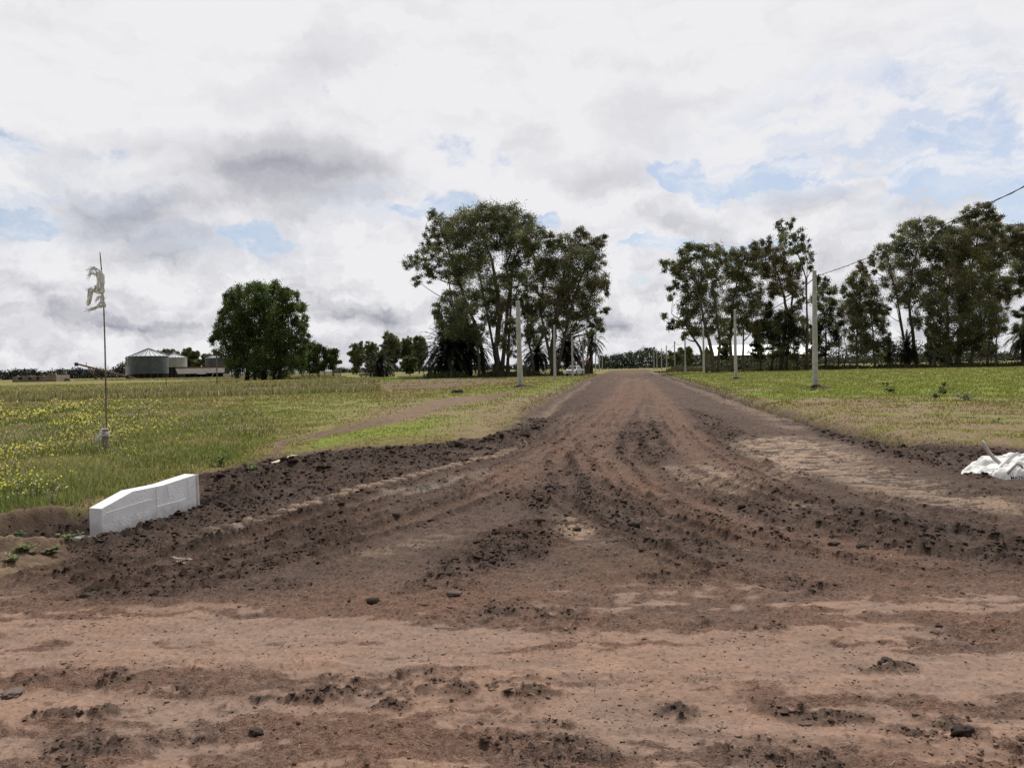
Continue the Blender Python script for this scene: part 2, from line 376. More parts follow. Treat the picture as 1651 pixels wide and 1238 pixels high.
    # ---- relief
    crest = Wp([(345, 780), (420, 768), (490, 755), (560, 745), (640, 738), (720, 729), (800, 720), (845, 702), (870, 672)])
    dB, SB, sB = dist_line(wx, wy, crest)
    hB = .15 * np.exp(-(dB / .38) ** 2) * (.85 + .45 * n1 + .12 * n2)
    Z += hB
    crest2 = Wp([(170, 878), (260, 858), (340, 826), (400, 795), (440, 775)])
    dC, _, _ = dist_line(wx, wy, crest2)
    Z += .10 * np.exp(-(dC / .20) ** 2) * (.7 + .6 * n2)
    Dm = np.maximum(Dm, np.exp(-(dB / .5) ** 2)); Dm = np.maximum(Dm, np.exp(-(dC / .3) ** 2))
    mix(c_dark, np.exp(-(dB / .55) ** 2)); mix(c_dark, np.exp(-(dC / .4) ** 2) * .9)
    # trench behind and left of the headwall
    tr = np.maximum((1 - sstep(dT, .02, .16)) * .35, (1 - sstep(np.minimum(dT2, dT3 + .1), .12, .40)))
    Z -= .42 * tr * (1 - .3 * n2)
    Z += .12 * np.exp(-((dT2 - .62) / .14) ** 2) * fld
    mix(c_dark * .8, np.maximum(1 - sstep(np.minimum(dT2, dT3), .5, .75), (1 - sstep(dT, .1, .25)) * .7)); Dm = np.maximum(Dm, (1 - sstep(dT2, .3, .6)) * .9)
    # ditch right
    rd, _, _ = dist_line(wx, wy, Wp([(1060, 602), (1150, 631), (1250, 660), (1330, 684), (1400, 704), (1470, 717), (1560, 724), (1651, 730), (2000, 760)]))
    Z -= .28 * np.exp(-(rd / .34) ** 2); Dm = np.maximum(Dm, np.exp(-(rd / .5) ** 2)); mix(c_dark * .85, np.exp(-(rd / .55) ** 2) * .9)
    Z += .10 * sstep(sdS, 0, .8 * k) * fld
    ld, _, _ = dist_line(wx, wy, Wp([(850, 700), (880, 660), (930, 625), (965, 608), (985, 599)]))
    Z -= .22 * np.exp(-(ld / .4) ** 2)
    # road crown
    rc, Sr, _ = dist_line(X, Y, [(X0, Y0) for X0, Y0 in ((2.2, 8.0), (3.2, 22), (5.6, 38), (33.5, 225))])
    Z += .05 * np.exp(-(rc / 3.0) ** 2) * sstep(Y, 10, 26)
    # long sweeping wheel tracks
    for pts, offs in (([(1040, 610), (1035, 645), (1005, 690), (990, 735), (1040, 785), (1150, 830), (1290, 872), (1450, 900), (1700, 935)], (-.55, -.30, .32, .62, 1.0, 1.35)),
                      ([(1060, 640), (1100, 690), (1150, 735), (1260, 780), (1420, 825), (1700, 880)], (-.5, -.22, .25, .55, .9)),
                      ([(1000, 615), (975, 660), (905, 715), (780, 780), (600, 838), (400, 890), (150, 950)], (-.7, -.42, -.15, .2, .5, .8)),
                      ([(985, 612), (930, 660), (840, 722), (700, 772), (500, 835), (300, 895)], (-.3, 0.0, .3))):
        d_, S_, side_ = dist_line(X + .05 * n1, Y + .05 * n1, Wp(pts))
        for q, o in enumerate(offs):
            dd = np.abs(side_ - o) + 1e3 * (d_ > 2.2)
            wob = .10 + .03 * math.sin(q * 2.1)
            on = sstep(fbm(S_ * .5 + q * 7, np.full(S_.shape, q * 3.3), 3, 211), -.35, .25) * (1 - cross) * (1 - .75 * sstep(r, 16, 34)) * (1 - inbm)
            g = np.exp(-(dd / wob) ** 2) * on
            e = np.exp(-((dd - wob * 1.6) / (wob * .5)) ** 2) * on
            cl_ = np.abs(((S_ / .16) % 1) - .5) * 2
            Z += soil * (-.028 * g + .020 * e * (1 + .6 * n3))
            smooth_ = (.72 if q % 2 else .35)
            Dm *= (1 - g * .8)
            col = col * (1 - (g * smooth_ * .5)[..., None]) + (c_red * .95)[None] * (g * smooth_ * .5)[..., None]
            col = col * (1 - (e * .30 * (1 if q % 2 else .5))[..., None])
            Dm = np.maximum(Dm, e * .5 * soil)
    # ---- field colours
    g_ol = np.array([.150, .132, .045]); g_gr = np.array([.138, .165, .032]); g_dry = np.array([.215, .175, .10]); g_br = np.array([.13, .088, .062])
    fcol = np.zeros(X.shape + (3,)) + g_ol
    def fm(c, mk):
        nonlocal fcol
        mk = np.clip(mk, 0, 1)[..., None]; fcol = fcol * (1 - mk) + c * mk
    fm(g_dry, sstep(nl + .5 * n1, -.1, .8) * .6)
    fm(g_gr, sstep(fbm(X * .2, Y * .2, 4, 71), -.1, .6) * .6)
    bright = np.maximum.reduce([poly([(430, 742), (500, 725), (560, 697), (640, 690), (760, 670), (780, 690), (700, 706), (600, 712), (500, 726)], 2), poly([(440, 618), (520, 612), (600, 608), (760, 607), (780, 611), (640, 615), (560, 620)], 1),
                                poly([(620, 690), (700, 640), (830, 627), (845, 636), (760, 660)], 3) * .7, poly([(850, 628), (900, 616), (965, 607), (955, 613), (900, 634), (850, 640)], 2), 
                                poly([(1075, 604), (1130, 598), (1400, 598), (1700, 592), (2300, 590), (2300, 660), (1651, 652), (1400, 645), (1290, 650), (1200, 640)], 2) * .85,
                                poly([(400, 660), (560, 640), (640, 655), (500, 700), (380, 700)], 4) * .6])
    fm(g_gr * 1.1, bright * .85)
    fm(g_dry * .95, bright * sstep(fbm(X * .06, Y * .12, 4, 171), .0, .6) * .5)
    bare = np.maximum.reduce([poly([(-200, 656), (0, 651), (200, 645), (400, 636), (560, 631), (700, 629), (780, 622), (830, 618), (800, 613), (700, 613), (560, 620), (400, 627), (200, 637), (0, 642), (-200, 646)], 1) * sstep(n1 + .6 + nl, -.2, .4),
                              poly([(425, 745), (440, 722), (540, 697), (630, 675), (700, 650), (790, 637), (835, 632), (810, 645), (730, 660), (660, 682), (560, 704), (470, 722)], 1)])
    brm = np.maximum.reduce([poly([(690, 702), (800, 712), (835, 682), (862, 657), (945, 612), (900, 622), (850, 640), (790, 655), (720, 682)], 4) * .7,
                             poly([(1250, 665), (1290, 645), (1420, 650), (1651, 664), (2000, 690), (2000, 745), (1651, 722), (1500, 714), (1380, 694)], 2) * sstep(n1 + ns * .5, -.45, .3) * .85,
                             poly([(560, 670), (640, 655), (760, 640), (800, 650), (650, 690)], 4) * .5,
                             poly([(330, 720), (420, 690), (560, 665), (620, 672), (500, 705), (430, 740)], 4) * .4 * sstep(n2, -.3, .3),
                             poly([(-300, 860), (0, 822), (60, 818), (120, 838), (90, 880), (120, 900), (60, 925), (-300, 965)], 2) * .9])
    fm(g_br * .95, bare * .92)
    fm(np.array([.19, .135, .09]), brm * sstep(n2 + n1 * .5, -.9, .0))
    fm(np.array([.115, .080, .058]), poly([(-300, 838), (0, 830), (70, 822), (150, 800), (170, 870), (100, 905), (0, 925), (-300, 935)], 2) * sstep(n1 + .5 * n2 + .5, -.2, .5) * .9)
    edge = 1 - sstep(np.abs(sdS), .10 * k, .35 * k)
    fm(g_br * .75, edge * .5)
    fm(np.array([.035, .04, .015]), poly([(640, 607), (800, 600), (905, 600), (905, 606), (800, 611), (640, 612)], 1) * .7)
    n4 = fbm(X * 5, Y * 9, 3, 43)
    fcol = fcol * (1 + .35 * n4 * (1 - .5 * brm))[..., None]
    fcol = fcol * (1 + .2 * n3)[..., None]
    grass = np.clip(fld * (1 - bare) * (1 - brm * .75), 0, 1)
    # ---- combine
    Dm = Dm * soil
    st = fbm(X * 2.5 + Y * .3, Y * 11, 4, 131); cr = pn(X * 30, Y * 34, 133); spk = pn(X * 95, Y * 95, 135)
    nr = np.exp(-r / 12)
    grain = np.clip(1 - crustm * .75, .15, 1)
    mottle = 1 + .07 * n3 + .10 * n2 + grain * (.16 * nf + .12 * cr + .16 * spk * nr) + .10 * st
    mottle = mottle * (1 - .40 * sstep(cr + .5 * n3 + .3 * (grain - .6), .42, .62))
    mottle = np.clip(mottle, .35, 1.7)
    hue = (.5 + .5 * np.tanh(2 * (n1 + .5 * n2)))[..., None]
    col = col * (1 + (hue - .5) * np.array([.08, 0, -.07]))
    col = col * mottle[..., None]
    cc = col * soil[..., None] + fcol * fld[..., None]
    wl = worley(X * 11, Y * 11, 5); wl2 = worley(X * 26, Y * 26, 15)
    a = sstep(r, 60, 20)
    lump = (.4 - wl ** 2) * .040 + (.4 - wl2 ** 2) * .026 + (.4 - worley(X * 55, Y * 55, 19) ** 2) * .012
    Z += Dm * (lump + .035 * fbm(X * 4, Y * 4, 3, 61)) * a
    bermamp = np.exp(-(dB / .45) ** 2) + .5 * np.exp(-(dC / .3) ** 2) + .6 * (1 - sstep(dT2, .2, .6)) + .5 * np.exp(-(rd / .5) ** 2)
    Z += bermamp * ((.4 - worley(X * 6 + n2 * .4, Y * 6, 9) ** 2) * .08 + .02 * fbm(X * 3, Y * 3, 4, 66)) * a
    Z += soil * ((.015 * n2 + .009 * n3) * (1 - .6 * crustm) + .0035 * nf + .0015 * cr) * (1 + .6 * Dm) + .02 * n1
    Z += .04 * nl * sstep(r, 8, 30) + fld * .018 * n4
    # flat ragged crust flakes on the dry road
    fl = pn(X * 11, Y * 24, 123)
    Z += soil * cross * .010 * sstep(fl, .30, .34) * sstep(P2 * 1.5 + .5 * n1 - .1, 0, .5)
    # lower trench must not rise through the headwall
    return Z, np.concatenate([cc, np.where(soil > .5, grain, .8)[..., None]], -1), soil, Dm, grass, bright

# ------------------------------------------------------------------ materials
def mat(name, color, rough=.8, metal=0.0, spec=.3, bump=0.0, bscale=30, vcol=False, var=0.0, vscale=4, trans=0.0, detail=4):
    m_ = bpy.data.materials.new(name); m_.use_nodes = True
    nt = m_.node_tree; N = nt.nodes; L = nt.links; b = N['Principled BSDF']
    b.inputs['Roughness'].default_value = rough; b.inputs['Metallic'].default_value = metal
    b.inputs['Specular IOR Level'].default_value = spec
    co = None
    if vcol:
        at = N.new('ShaderNodeAttribute'); at.attribute_name = 'Col'; co = at.outputs['Color']
    else: b.inputs['Base Color'].default_value = (*color, 1)
    tc = N.new('ShaderNodeTexCoord')
    if var > 0:
        nz = N.new('ShaderNodeTexNoise'); nz.inputs['Scale'].default_value = vscale; nz.inputs['Detail'].default_value = detail
        L.new(tc.outputs['Object'], nz.inputs['Vector'])
        mr = N.new('ShaderNodeMapRange'); mr.inputs[1].default_value = .3; mr.inputs[2].default_value = .7
        mr.inputs[3].default_value = 1 - var; mr.inputs[4].default_value = 1 + var
        L.new(nz.outputs['Fac'], mr.inputs[0])
        mx = N.new('ShaderNodeVectorMath'); mx.operation = 'SCALE'
        if co is None: mx.inputs[0].default_value = color
        else: L.new(co, mx.inputs[0])
        L.new(mr.outputs[0], mx.inputs['Scale']); co = mx.outputs[0]
    if co is not None: L.new(co, b.inputs['Base Color'])
    if bump > 0:
        nz = N.new('ShaderNodeTexNoise'); nz.inputs['Scale'].default_value = bscale; nz.inputs['Detail'].default_value = 6
        L.new(tc.outputs['Object'], nz.inputs['Vector'])
        bp = N.new('ShaderNodeBump'); bp.inputs['Strength'].default_value = 1.0; bp.inputs['Distance'].default_value = bump
        L.new(nz.outputs['Fac'], bp.inputs['Height']); L.new(bp.outputs[0], b.inputs['Normal'])
    if trans > 0:
        tr = N.new('ShaderNodeBsdfTranslucent'); mxs = N.new('ShaderNodeMixShader'); mxs.inputs[0].default_value = trans
        if co is not None: L.new(co, tr.inputs[0])
        else: tr.inputs[0].default_value = (*color, 1)
        L.new(b.outputs[0], mxs.inputs[1]); L.new(tr.outputs[0], mxs.inputs[2]); L.new(mxs.outputs[0], N['Material Output'].inputs[0])
    return m_
M = {}
def ground_material():
    m_ = bpy.data.materials.new('ground_mat'); m_.use_nodes = True
    nt = m_.node_tree; N = nt.nodes; L = nt.links; b = N['Principled BSDF']
    b.inputs['Roughness'].default_value = .95; b.inputs['Specular IOR Level'].default_value = .12
    at = N.new('ShaderNodeAttribute'); at.attribute_name = 'Col'
    tc = N.new('ShaderNodeTexCoord')
    def tex(kind, scale, detail=4, rough=.6):
        x = N.new(kind); x.inputs['Scale'].default_value = scale
        if 'Detail' in x.inputs: x.inputs['Detail'].default_value = detail
        L.new(tc.outputs['Object'], x.inputs['Vector']); return x
    def mth(op, a, b_=None, c=None):
        x = N.new('ShaderNodeMath'); x.operation = op
        for i, v in enumerate((a, b_, c)):
            if v is None: continue
            if isinstance(v, (int, float)): x.inputs[i].default_value = v
            else: L.new(v, x.inputs[i])
        return x.outputs[0]
    gr = at.outputs['Alpha']
    n1 = tex('ShaderNodeTexNoise', 130, 5); n2 = tex('ShaderNodeTexNoise', 28, 6)
    v1 = tex('ShaderNodeTexVoronoi', 85); v1.inputs['Randomness'].default_value = 1
    sepc = N.new('ShaderNodeSeparateColor'); L.new(v1.outputs['Color'], sepc.inputs[0])
    a1 = mth('MULTIPLY', mth('SUBTRACT', n1.outputs['Fac'], .5), 2.2)
    a2 = mth('MULTIPLY', mth('SUBTRACT', n2.outputs['Fac'], .5), .7)
    a3 = mth('MULTIPLY', mth('SUBTRACT', sepc.outputs[0], .5), .55)
    f = mth('ADD', 1.0, mth('ADD', mth('MULTIPLY', mth('ADD', a1, a3), mth('MULTIPLY', gr, .8)), a2))
    f = mth('MAXIMUM', mth('MINIMUM', f, 1.8), .35)
    mx = N.new('ShaderNodeVectorMath'); mx.operation = 'SCALE'; L.new(at.outputs['Color'], mx.inputs[0]); L.new(f, mx.inputs['Scale'])
    L.new(mx.outputs[0], b.inputs['Base Color'])
    h = mth('ADD', mth('MULTIPLY', n2.outputs['Fac'], .9), mth('MULTIPLY', mth('SUBTRACT', mth('MULTIPLY', n1.outputs['Fac'], .5), mth('MULTIPLY', v1.outputs['Distance'], .5)), gr))
    bp = N.new('ShaderNodeBump'); bp.inputs['Distance'].default_value = .011; L.new(h, bp.inputs['Height']); L.new(bp.outputs[0], b.inputs['Normal'])
    return m_
M['ground'] = ground_material()
M['clod'] = mat('clod_mat', (0, 0, 0), .95, vcol=True, spec=.1, bump=.004, bscale=60)
M['leaf'] = mat('leaf_mat', (0, 0, 0), .6, vcol=True, spec=.25, trans=.38)
M['blade'] = mat('blade_mat', (0, 0, 0), .7, vcol=True, spec=.15, trans=.42)
M['bark'] = mat('bark_mat', (.12, .10, .082), .9, var=.35, vscale=1.2, bump=.03, bscale=4, spec=.1)
M['bark_dark'] = mat('dark_bark_mat', (.055, .045, .036), .9, var=.3, vscale=1.5, bump=.03, bscale=4, spec=.1)
M['concrete'] = mat('concrete_mat', (.46, .455, .445), .85, var=.18, vscale=3, bump=.004, bscale=30)
M['cable'] = mat('cable_mat', (.03, .03, .032), .7)
M['white'] = mat('white_plaster', (.86, .87, .885), .8, var=.06, vscale=6, bump=.004, bscale=45, spec=.2)
def splash(m_):
    nt = m_.node_tree; N = nt.nodes; L = nt.links; b = N['Principled BSDF']; src = b.inputs['Base Color'].links[0].from_socket
    g = N.new('ShaderNodeNewGeometry'); sp = N.new('ShaderNodeSeparateXYZ'); L.new(g.outputs['Position'], sp.inputs[0])
    nz = N.new('ShaderNodeTexNoise'); nz.inputs['Scale'].default_value = 14; nz.inputs['Detail'].default_value = 8; L.new(g.outputs['Position'], nz.inputs['Vector'])
    a = N.new('ShaderNodeMath'); a.operation = 'MULTIPLY_ADD'; L.new(nz.outputs['Fac'], a.inputs[0]); a.inputs[1].default_value = -.35; L.new(sp.outputs[2], a.inputs[2])
    mr = N.new('ShaderNodeMapRange'); mr.inputs[1].default_value = -.14; mr.inputs[2].default_value = -.02; mr.inputs[3].default_value = .3; mr.inputs[4].default_value = 0; L.new(a.outputs[0], mr.inputs[0])
    mx = N.new('ShaderNodeMix'); mx.data_type = 'RGBA'; L.new(mr.outputs[0], mx.inputs[0]); L.new(src, mx.inputs[6]); mx.inputs[7].default_value = (.22, .165, .13, 1)
    L.new(mx.outputs[2], b.inputs['Base Color'])
splash(M['white'])
M['whiteedge'] = mat('plaster_ridge_mat', (.72, .72, .71), .85, bump=.003, bscale=60)
M['footing'] = mat('footing_mat', (.42, .42, .36), .9, var=.3, vscale=10, bump=.01, bscale=30)
M['bamboo'] = mat('bamboo_mat', (.20, .15, .105), .7, var=.35, vscale=5)
M['stake'] = mat('stake_mat', (.23, .19, .16), .9, var=.25, vscale=9, bump=.005, bscale=40)
M['rag'] = mat('rag_mat', (.80, .79, .78), .8, var=.2, vscale=12, bump=.01, bscale=30, trans=.35)
M['bag'] = mat('bag_mat', (.74, .74, .72), .6, var=.07, vscale=8, bump=.006, bscale=40, spec=.3)
M['strap'] = mat('strap_mat', (.50, .47, .42), .8, var=.15, vscale=20, bump=.002, bscale=120)
M['ink'] = mat('ink_mat', (.02, .02, .022), .7)
M['plank'] = mat('plank_mat', (.52, .46, .38), .85, var=.15, vscale=12)
M['galv'] = mat('galvanised_mat', (.085, .10, .108), .6, metal=.1, var=.22, vscale=.5, spec=.4)
M['galv_l'] = mat('pale_galvanised_mat', (.34, .345, .33), .55, metal=.2, var=.15, vscale=.6)
M['roofm'] = mat('roof_metal_mat', (.62, .64, .66), .35, metal=.5, var=.12, vscale=.8, spec=.5)
M['darkm'] = mat('dark_metal_mat', (.05, .05, .05), .7)
M['rust'] = mat('rusty_mat', (.17, .10, .065), .85, var=.3, vscale=1)
M['rustlight'] = mat('shed_roof_mat', (.13, .115, .10), .85, var=.25, vscale=.7)
M['ruin'] = mat('ruin_mat', (.22, .185, .15), .95, var=.35, vscale=.5, bump=.03, bscale=2)
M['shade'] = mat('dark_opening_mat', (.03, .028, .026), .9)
M['whitewash'] = mat('whitewash_mat', (.5, .5, .47), .85, var=.12, vscale=2)
M['wood'] = mat('grey_wood_mat', (.16, .14, .12), .9, var=.3, vscale=3)
M['house'] = mat('house_wall_mat', (.075, .055, .042), .9, var=.2, vscale=.6)
M['houseroof'] = mat('house_roof_mat', (.40, .41, .43), .5, metal=.2, var=.1, vscale=.5)
M['paint'] = mat('truck_paint', (.62, .64, .67), .3, metal=.15, spec=.6)
M['glass'] = mat('dark_glass', (.02, .022, .025), .08, spec=.6)
M['tyre'] = mat('tyre_mat', (.02, .02, .02), .85)
M['rim'] = mat('rim_mat', (.35, .35, .36), .35, metal=.7)
M['lamp'] = mat('headlight_mat', (.6, .6, .62), .15, spec=.8)
M['plate'] = mat('plate_mat', (.6, .6, .58), .5)
M['orange'] = mat('orange_tile_mat', (.62, .20, .09), .8, var=.15, vscale=3)
M['brick'] = mat('dark_brick_mat', (.085, .032, .02), .9, var=.3, vscale=3)

# ------------------------------------------------------------------ mesh helpers
def tag(o, label=None, cat=None, group=None, kind=None):
    if label: o['label'] = label
    if cat: o['category'] = cat
    if group: o['group'] = group
    if kind: o['kind'] = kind
    return o
def empty(name, loc, label, cat, group=None, rz=0):
    o = bpy.data.objects.new(name, None); C.objects.link(o)
    o.location = tuple(loc); o.rotation_euler = (0, 0, rz); o.empty_display_size = .2
    return tag(o, label, cat, group)
def npmesh(name, V, Fc, material, col=None, parent=None, smooth=False, local=None):
    """V (n,3); Fc (m,k) uniform faces; local: subtract this origin"""
    V = np.asarray(V, np.float32)
    if local is not None: V = V - np.asarray(local, np.float32)
    me = bpy.data.meshes.new(name)
    m_, k = Fc.shape
    me.vertices.add(len(V)); me.vertices.foreach_set('co', V.ravel())
    me.loops.add(m_ * k); me.loops.foreach_set('vertex_index', Fc.astype(np.int32).ravel())
    me.polygons.add(m_); me.polygons.foreach_set('loop_start', (np.arange(m_) * k).astype(np.int32))
    if smooth: me.polygons.foreach_set('use_smooth', np.ones(m_, bool))
    me.update(calc_edges=True)
    if col is not None:
        ca = me.color_attributes.new('Col', 'FLOAT_COLOR', 'POINT')
        cc = np.ones((len(V), 4), np.float32); cc[:, :col.shape[1]] = np.clip(col, 0, 1); ca.data.foreach_set('color', cc.ravel())
    me.materials.append(material)
    o = bpy.data.objects.new(name, me); C.objects.link(o)
    if parent: o.parent = parent
    return o
class MB:
    def __init__(s): s.v = []; s.f = []
    def add(s, vs, fs):
        b = len(s.v); s.v += [tuple(float(q) for q in x) for x in vs]; s.f += [tuple(b + i for i in f) for f in fs]
    def box(s, c, d, rz=0, taper=1.0):
        cs, sn = math.cos(rz), math.sin(rz); vs = []
        for z, k in ((-.5, 1), (.5, taper)):
            for x, y in ((-.5, -.5), (.5, -.5), (.5, .5), (-.5, .5)):
                X, Y = x * d[0] * k, y * d[1] * k
                vs.append((c[0] + X * cs - Y * sn, c[1] + X * sn + Y * cs, c[2] + z * d[2]))
        s.add(vs, [(0, 3, 2, 1), (4, 5, 6, 7), (0, 1, 5, 4), (1, 2, 6, 5), (2, 3, 7, 6), (3, 0, 4, 7)])
    def prism(s, prof, a0, a1):            # prof [(y,z)], extruded along x from a0 to a1
        n = len(prof); vs = [(a0, y, z) for y, z in prof] + [(a1, y, z) for y, z in prof]
        s.add(vs, [tuple(range(n - 1, -1, -1)), tuple(range(n, 2 * n))] + [(i, (i + 1) % n, n + (i + 1) % n, n + i) for i in range(n)])
    def tube(s, pts, rad, k=6, cap=True):
        pts = [Vector(p) for p in pts]; n = len(pts)
        if not hasattr(rad, '__len__'): rad = [rad] * n
        ref = None; vs = []
        for i, p in enumerate(pts):
            t = (pts[min(i + 1, n - 1)] - pts[max(i - 1, 0)])
            if t.length < 1e-9: t = Vector((0, 0, 1))
            t.normalize()
            if ref is None: ref = t.orthogonal().normalized()
            u = (ref - t * ref.dot(t))
            if u.length < 1e-6: u = t.orthogonal()
            u.normalize(); w = t.cross(u); ref = u
            for j in range(k):
                a = 2 * math.pi * j / k
                vs.append(p + (u * math.cos(a) + w * math.sin(a)) * rad[i])
        fs = [(i * k + j, i * k + (j + 1) % k, (i + 1) * k + (j + 1) % k, (i + 1) * k + j) for i in range(n - 1) for j in range(k)]
        if cap: fs += [tuple(range(k - 1, -1, -1)), tuple(range((n - 1) * k, n * k))]
        s.add(vs, fs)
    def lathe(s, c, prof, k=24, cap=True):  # prof [(r,z)]
        vs = []
        for r, z in prof:
            for j in range(k):
                a = 2 * math.pi * j / k; vs.append((c[0] + r * math.cos(a), c[1] + r * math.sin(a), c[2] + z))
        fs = [(i * k + j, i * k + (j + 1) % k, (i + 1) * k + (j + 1) % k, (i + 1) * k + j) for i in range(len(prof) - 1) for j in range(k)]
        if cap: fs += [tuple(range(k - 1, -1, -1)), tuple(range((len(prof) - 1) * k, len(prof) * k))]
        s.add(vs, fs)
    def build(s, name, material, parent=None, smooth=False, bevel=0, local=None):
        me = bpy.data.meshes.new(name)
        vs = s.v
        if local is not None: vs = [(x - local[0], y - local[1], z - local[2]) for x, y, z in vs]
        me.from_pydata(vs, [], s.f); me.materials.append(material)
        if smooth: me.polygons.foreach_set('use_smooth', [True] * len(me.polygons))
        me.update()
        o = bpy.data.objects.new(name, me); C.objects.link(o)
        if parent: o.parent = parent
        if bevel:
            b = o.modifiers.new('bevel', 'BEVEL'); b.width = bevel; b.segments = 2; b.limit_method = 'ANGLE'
        return o
def copy_tree(o, parent=None):
    c = o.copy(); C.objects.link(c); c.parent = parent
    for ch in list(o.children): copy_tree(ch, c)
    return c

# ------------------------------------------------------------------ ground sheet
TH0, DTH = -.68, .0018
th_f = np.arange(TH0, -TH0 + 1e-9, DTH)
th_c = np.linspace(th_f[-1], 2 * math.pi + th_f[0], 150)[1:-1]
th = np.concatenate([th_f, th_c]); NF = len(th_f)
R0, KR = 2.3, .0042
n_near = int(math.log(75 / R0) / KR)
rr_f = R0 * np.exp(KR * np.arange(n_near))
rr = np.concatenate([[.3, .8, 1.3, 1.8], rr_f, rr_f[-1] * 1.035 ** np.arange(1, 150)])
rr = rr[rr < 9000]
TT, RR = np.meshgrid(th, rr)
GX, GY = RR * np.sin(TT), RR * np.cos(TT)
GZ, GC, GS, GD, GG, GB = describe(GX.ravel(), GY.ravel())
sh = GX.shape
GZ = GZ.reshape(sh)
fade = 1 - sstep(RR, 300, 900)
GZ = GZ * fade
nR, nT = sh
LR = np.log(rr)
def sample(arr, X, Y):
    """bilinear lookup in the ground grid (fine sector only)"""
    a = (np.arctan2(X, Y) - TH0) / DTH
    rI = np.interp(np.log(np.maximum(np.hypot(X, Y), .31)), LR, np.arange(nR))
    a = np.clip(a, 0, NF - 1.001); i = rI.astype(int).clip(0, nR - 2); j = a.astype(int)
    fr = (rI - i); fa = (a - j)
    if arr.ndim == 3: fr = fr[..., None]; fa = fa[..., None]
    return (arr[i, j] * (1 - fr) * (1 - fa) + arr[i + 1, j] * fr * (1 - fa) + arr[i, j + 1] * (1 - fr) * fa + arr[i + 1, j + 1] * fr * fa)
GC3 = GC[:, :3].reshape(sh + (3,)); GS2 = GS.reshape(sh); GD2 = GD.reshape(sh); GG2 = GG.reshape(sh); GB2 = GB.reshape(sh)
def hz(x, y): return float(sample(GZ, np.array([x]), np.array([y]))[0])
def ground():
    V = np.stack([GX, GY, GZ], -1).reshape(-1, 3)
    V = np.vstack([V, [[0, 0, 0]]]); col = np.vstack([GC, GC[:1]])
    i, j = np.meshgrid(np.arange(nR - 1), np.arange(nT), indexing='ij')
    j2 = (j + 1) % nT
    Fc = np.stack([i * nT + j, (i + 1) * nT + j, (i + 1) * nT + j2, i * nT + j2], -1).reshape(-1, 4)
    ctr = len(V) - 1
    fan = np.stack([np.arange(nT), (np.arange(nT) + 1) % nT, np.full(nT, ctr), np.full(nT, ctr)], -1)
    soilf = GS[Fc].mean(1) > .5
    for name, sel, lab in (('dirt_road', soilf, 'bare brown dirt road and junction running off between the fields'),
                      ('field', ~soilf, 'flat green and olive grass field on both sides of the dirt road')):
        f = Fc[sel]
        used, inv = np.unique(f, return_inverse=True)
        o = npmesh(name, V[used], inv.reshape(f.shape), M['ground'], col[used], smooth=True)
        tag(o, lab, None, kind='structure')
    # the small disc under the camera
    tri = fan[:, :3]
    used, inv = np.unique(tri, return_inverse=True)
    o = npmesh('ground', V[used], inv.reshape(tri.shape), M['ground'], col[used]); tag(o, 'dry dirt under the viewpoint', kind='structure')
ground()

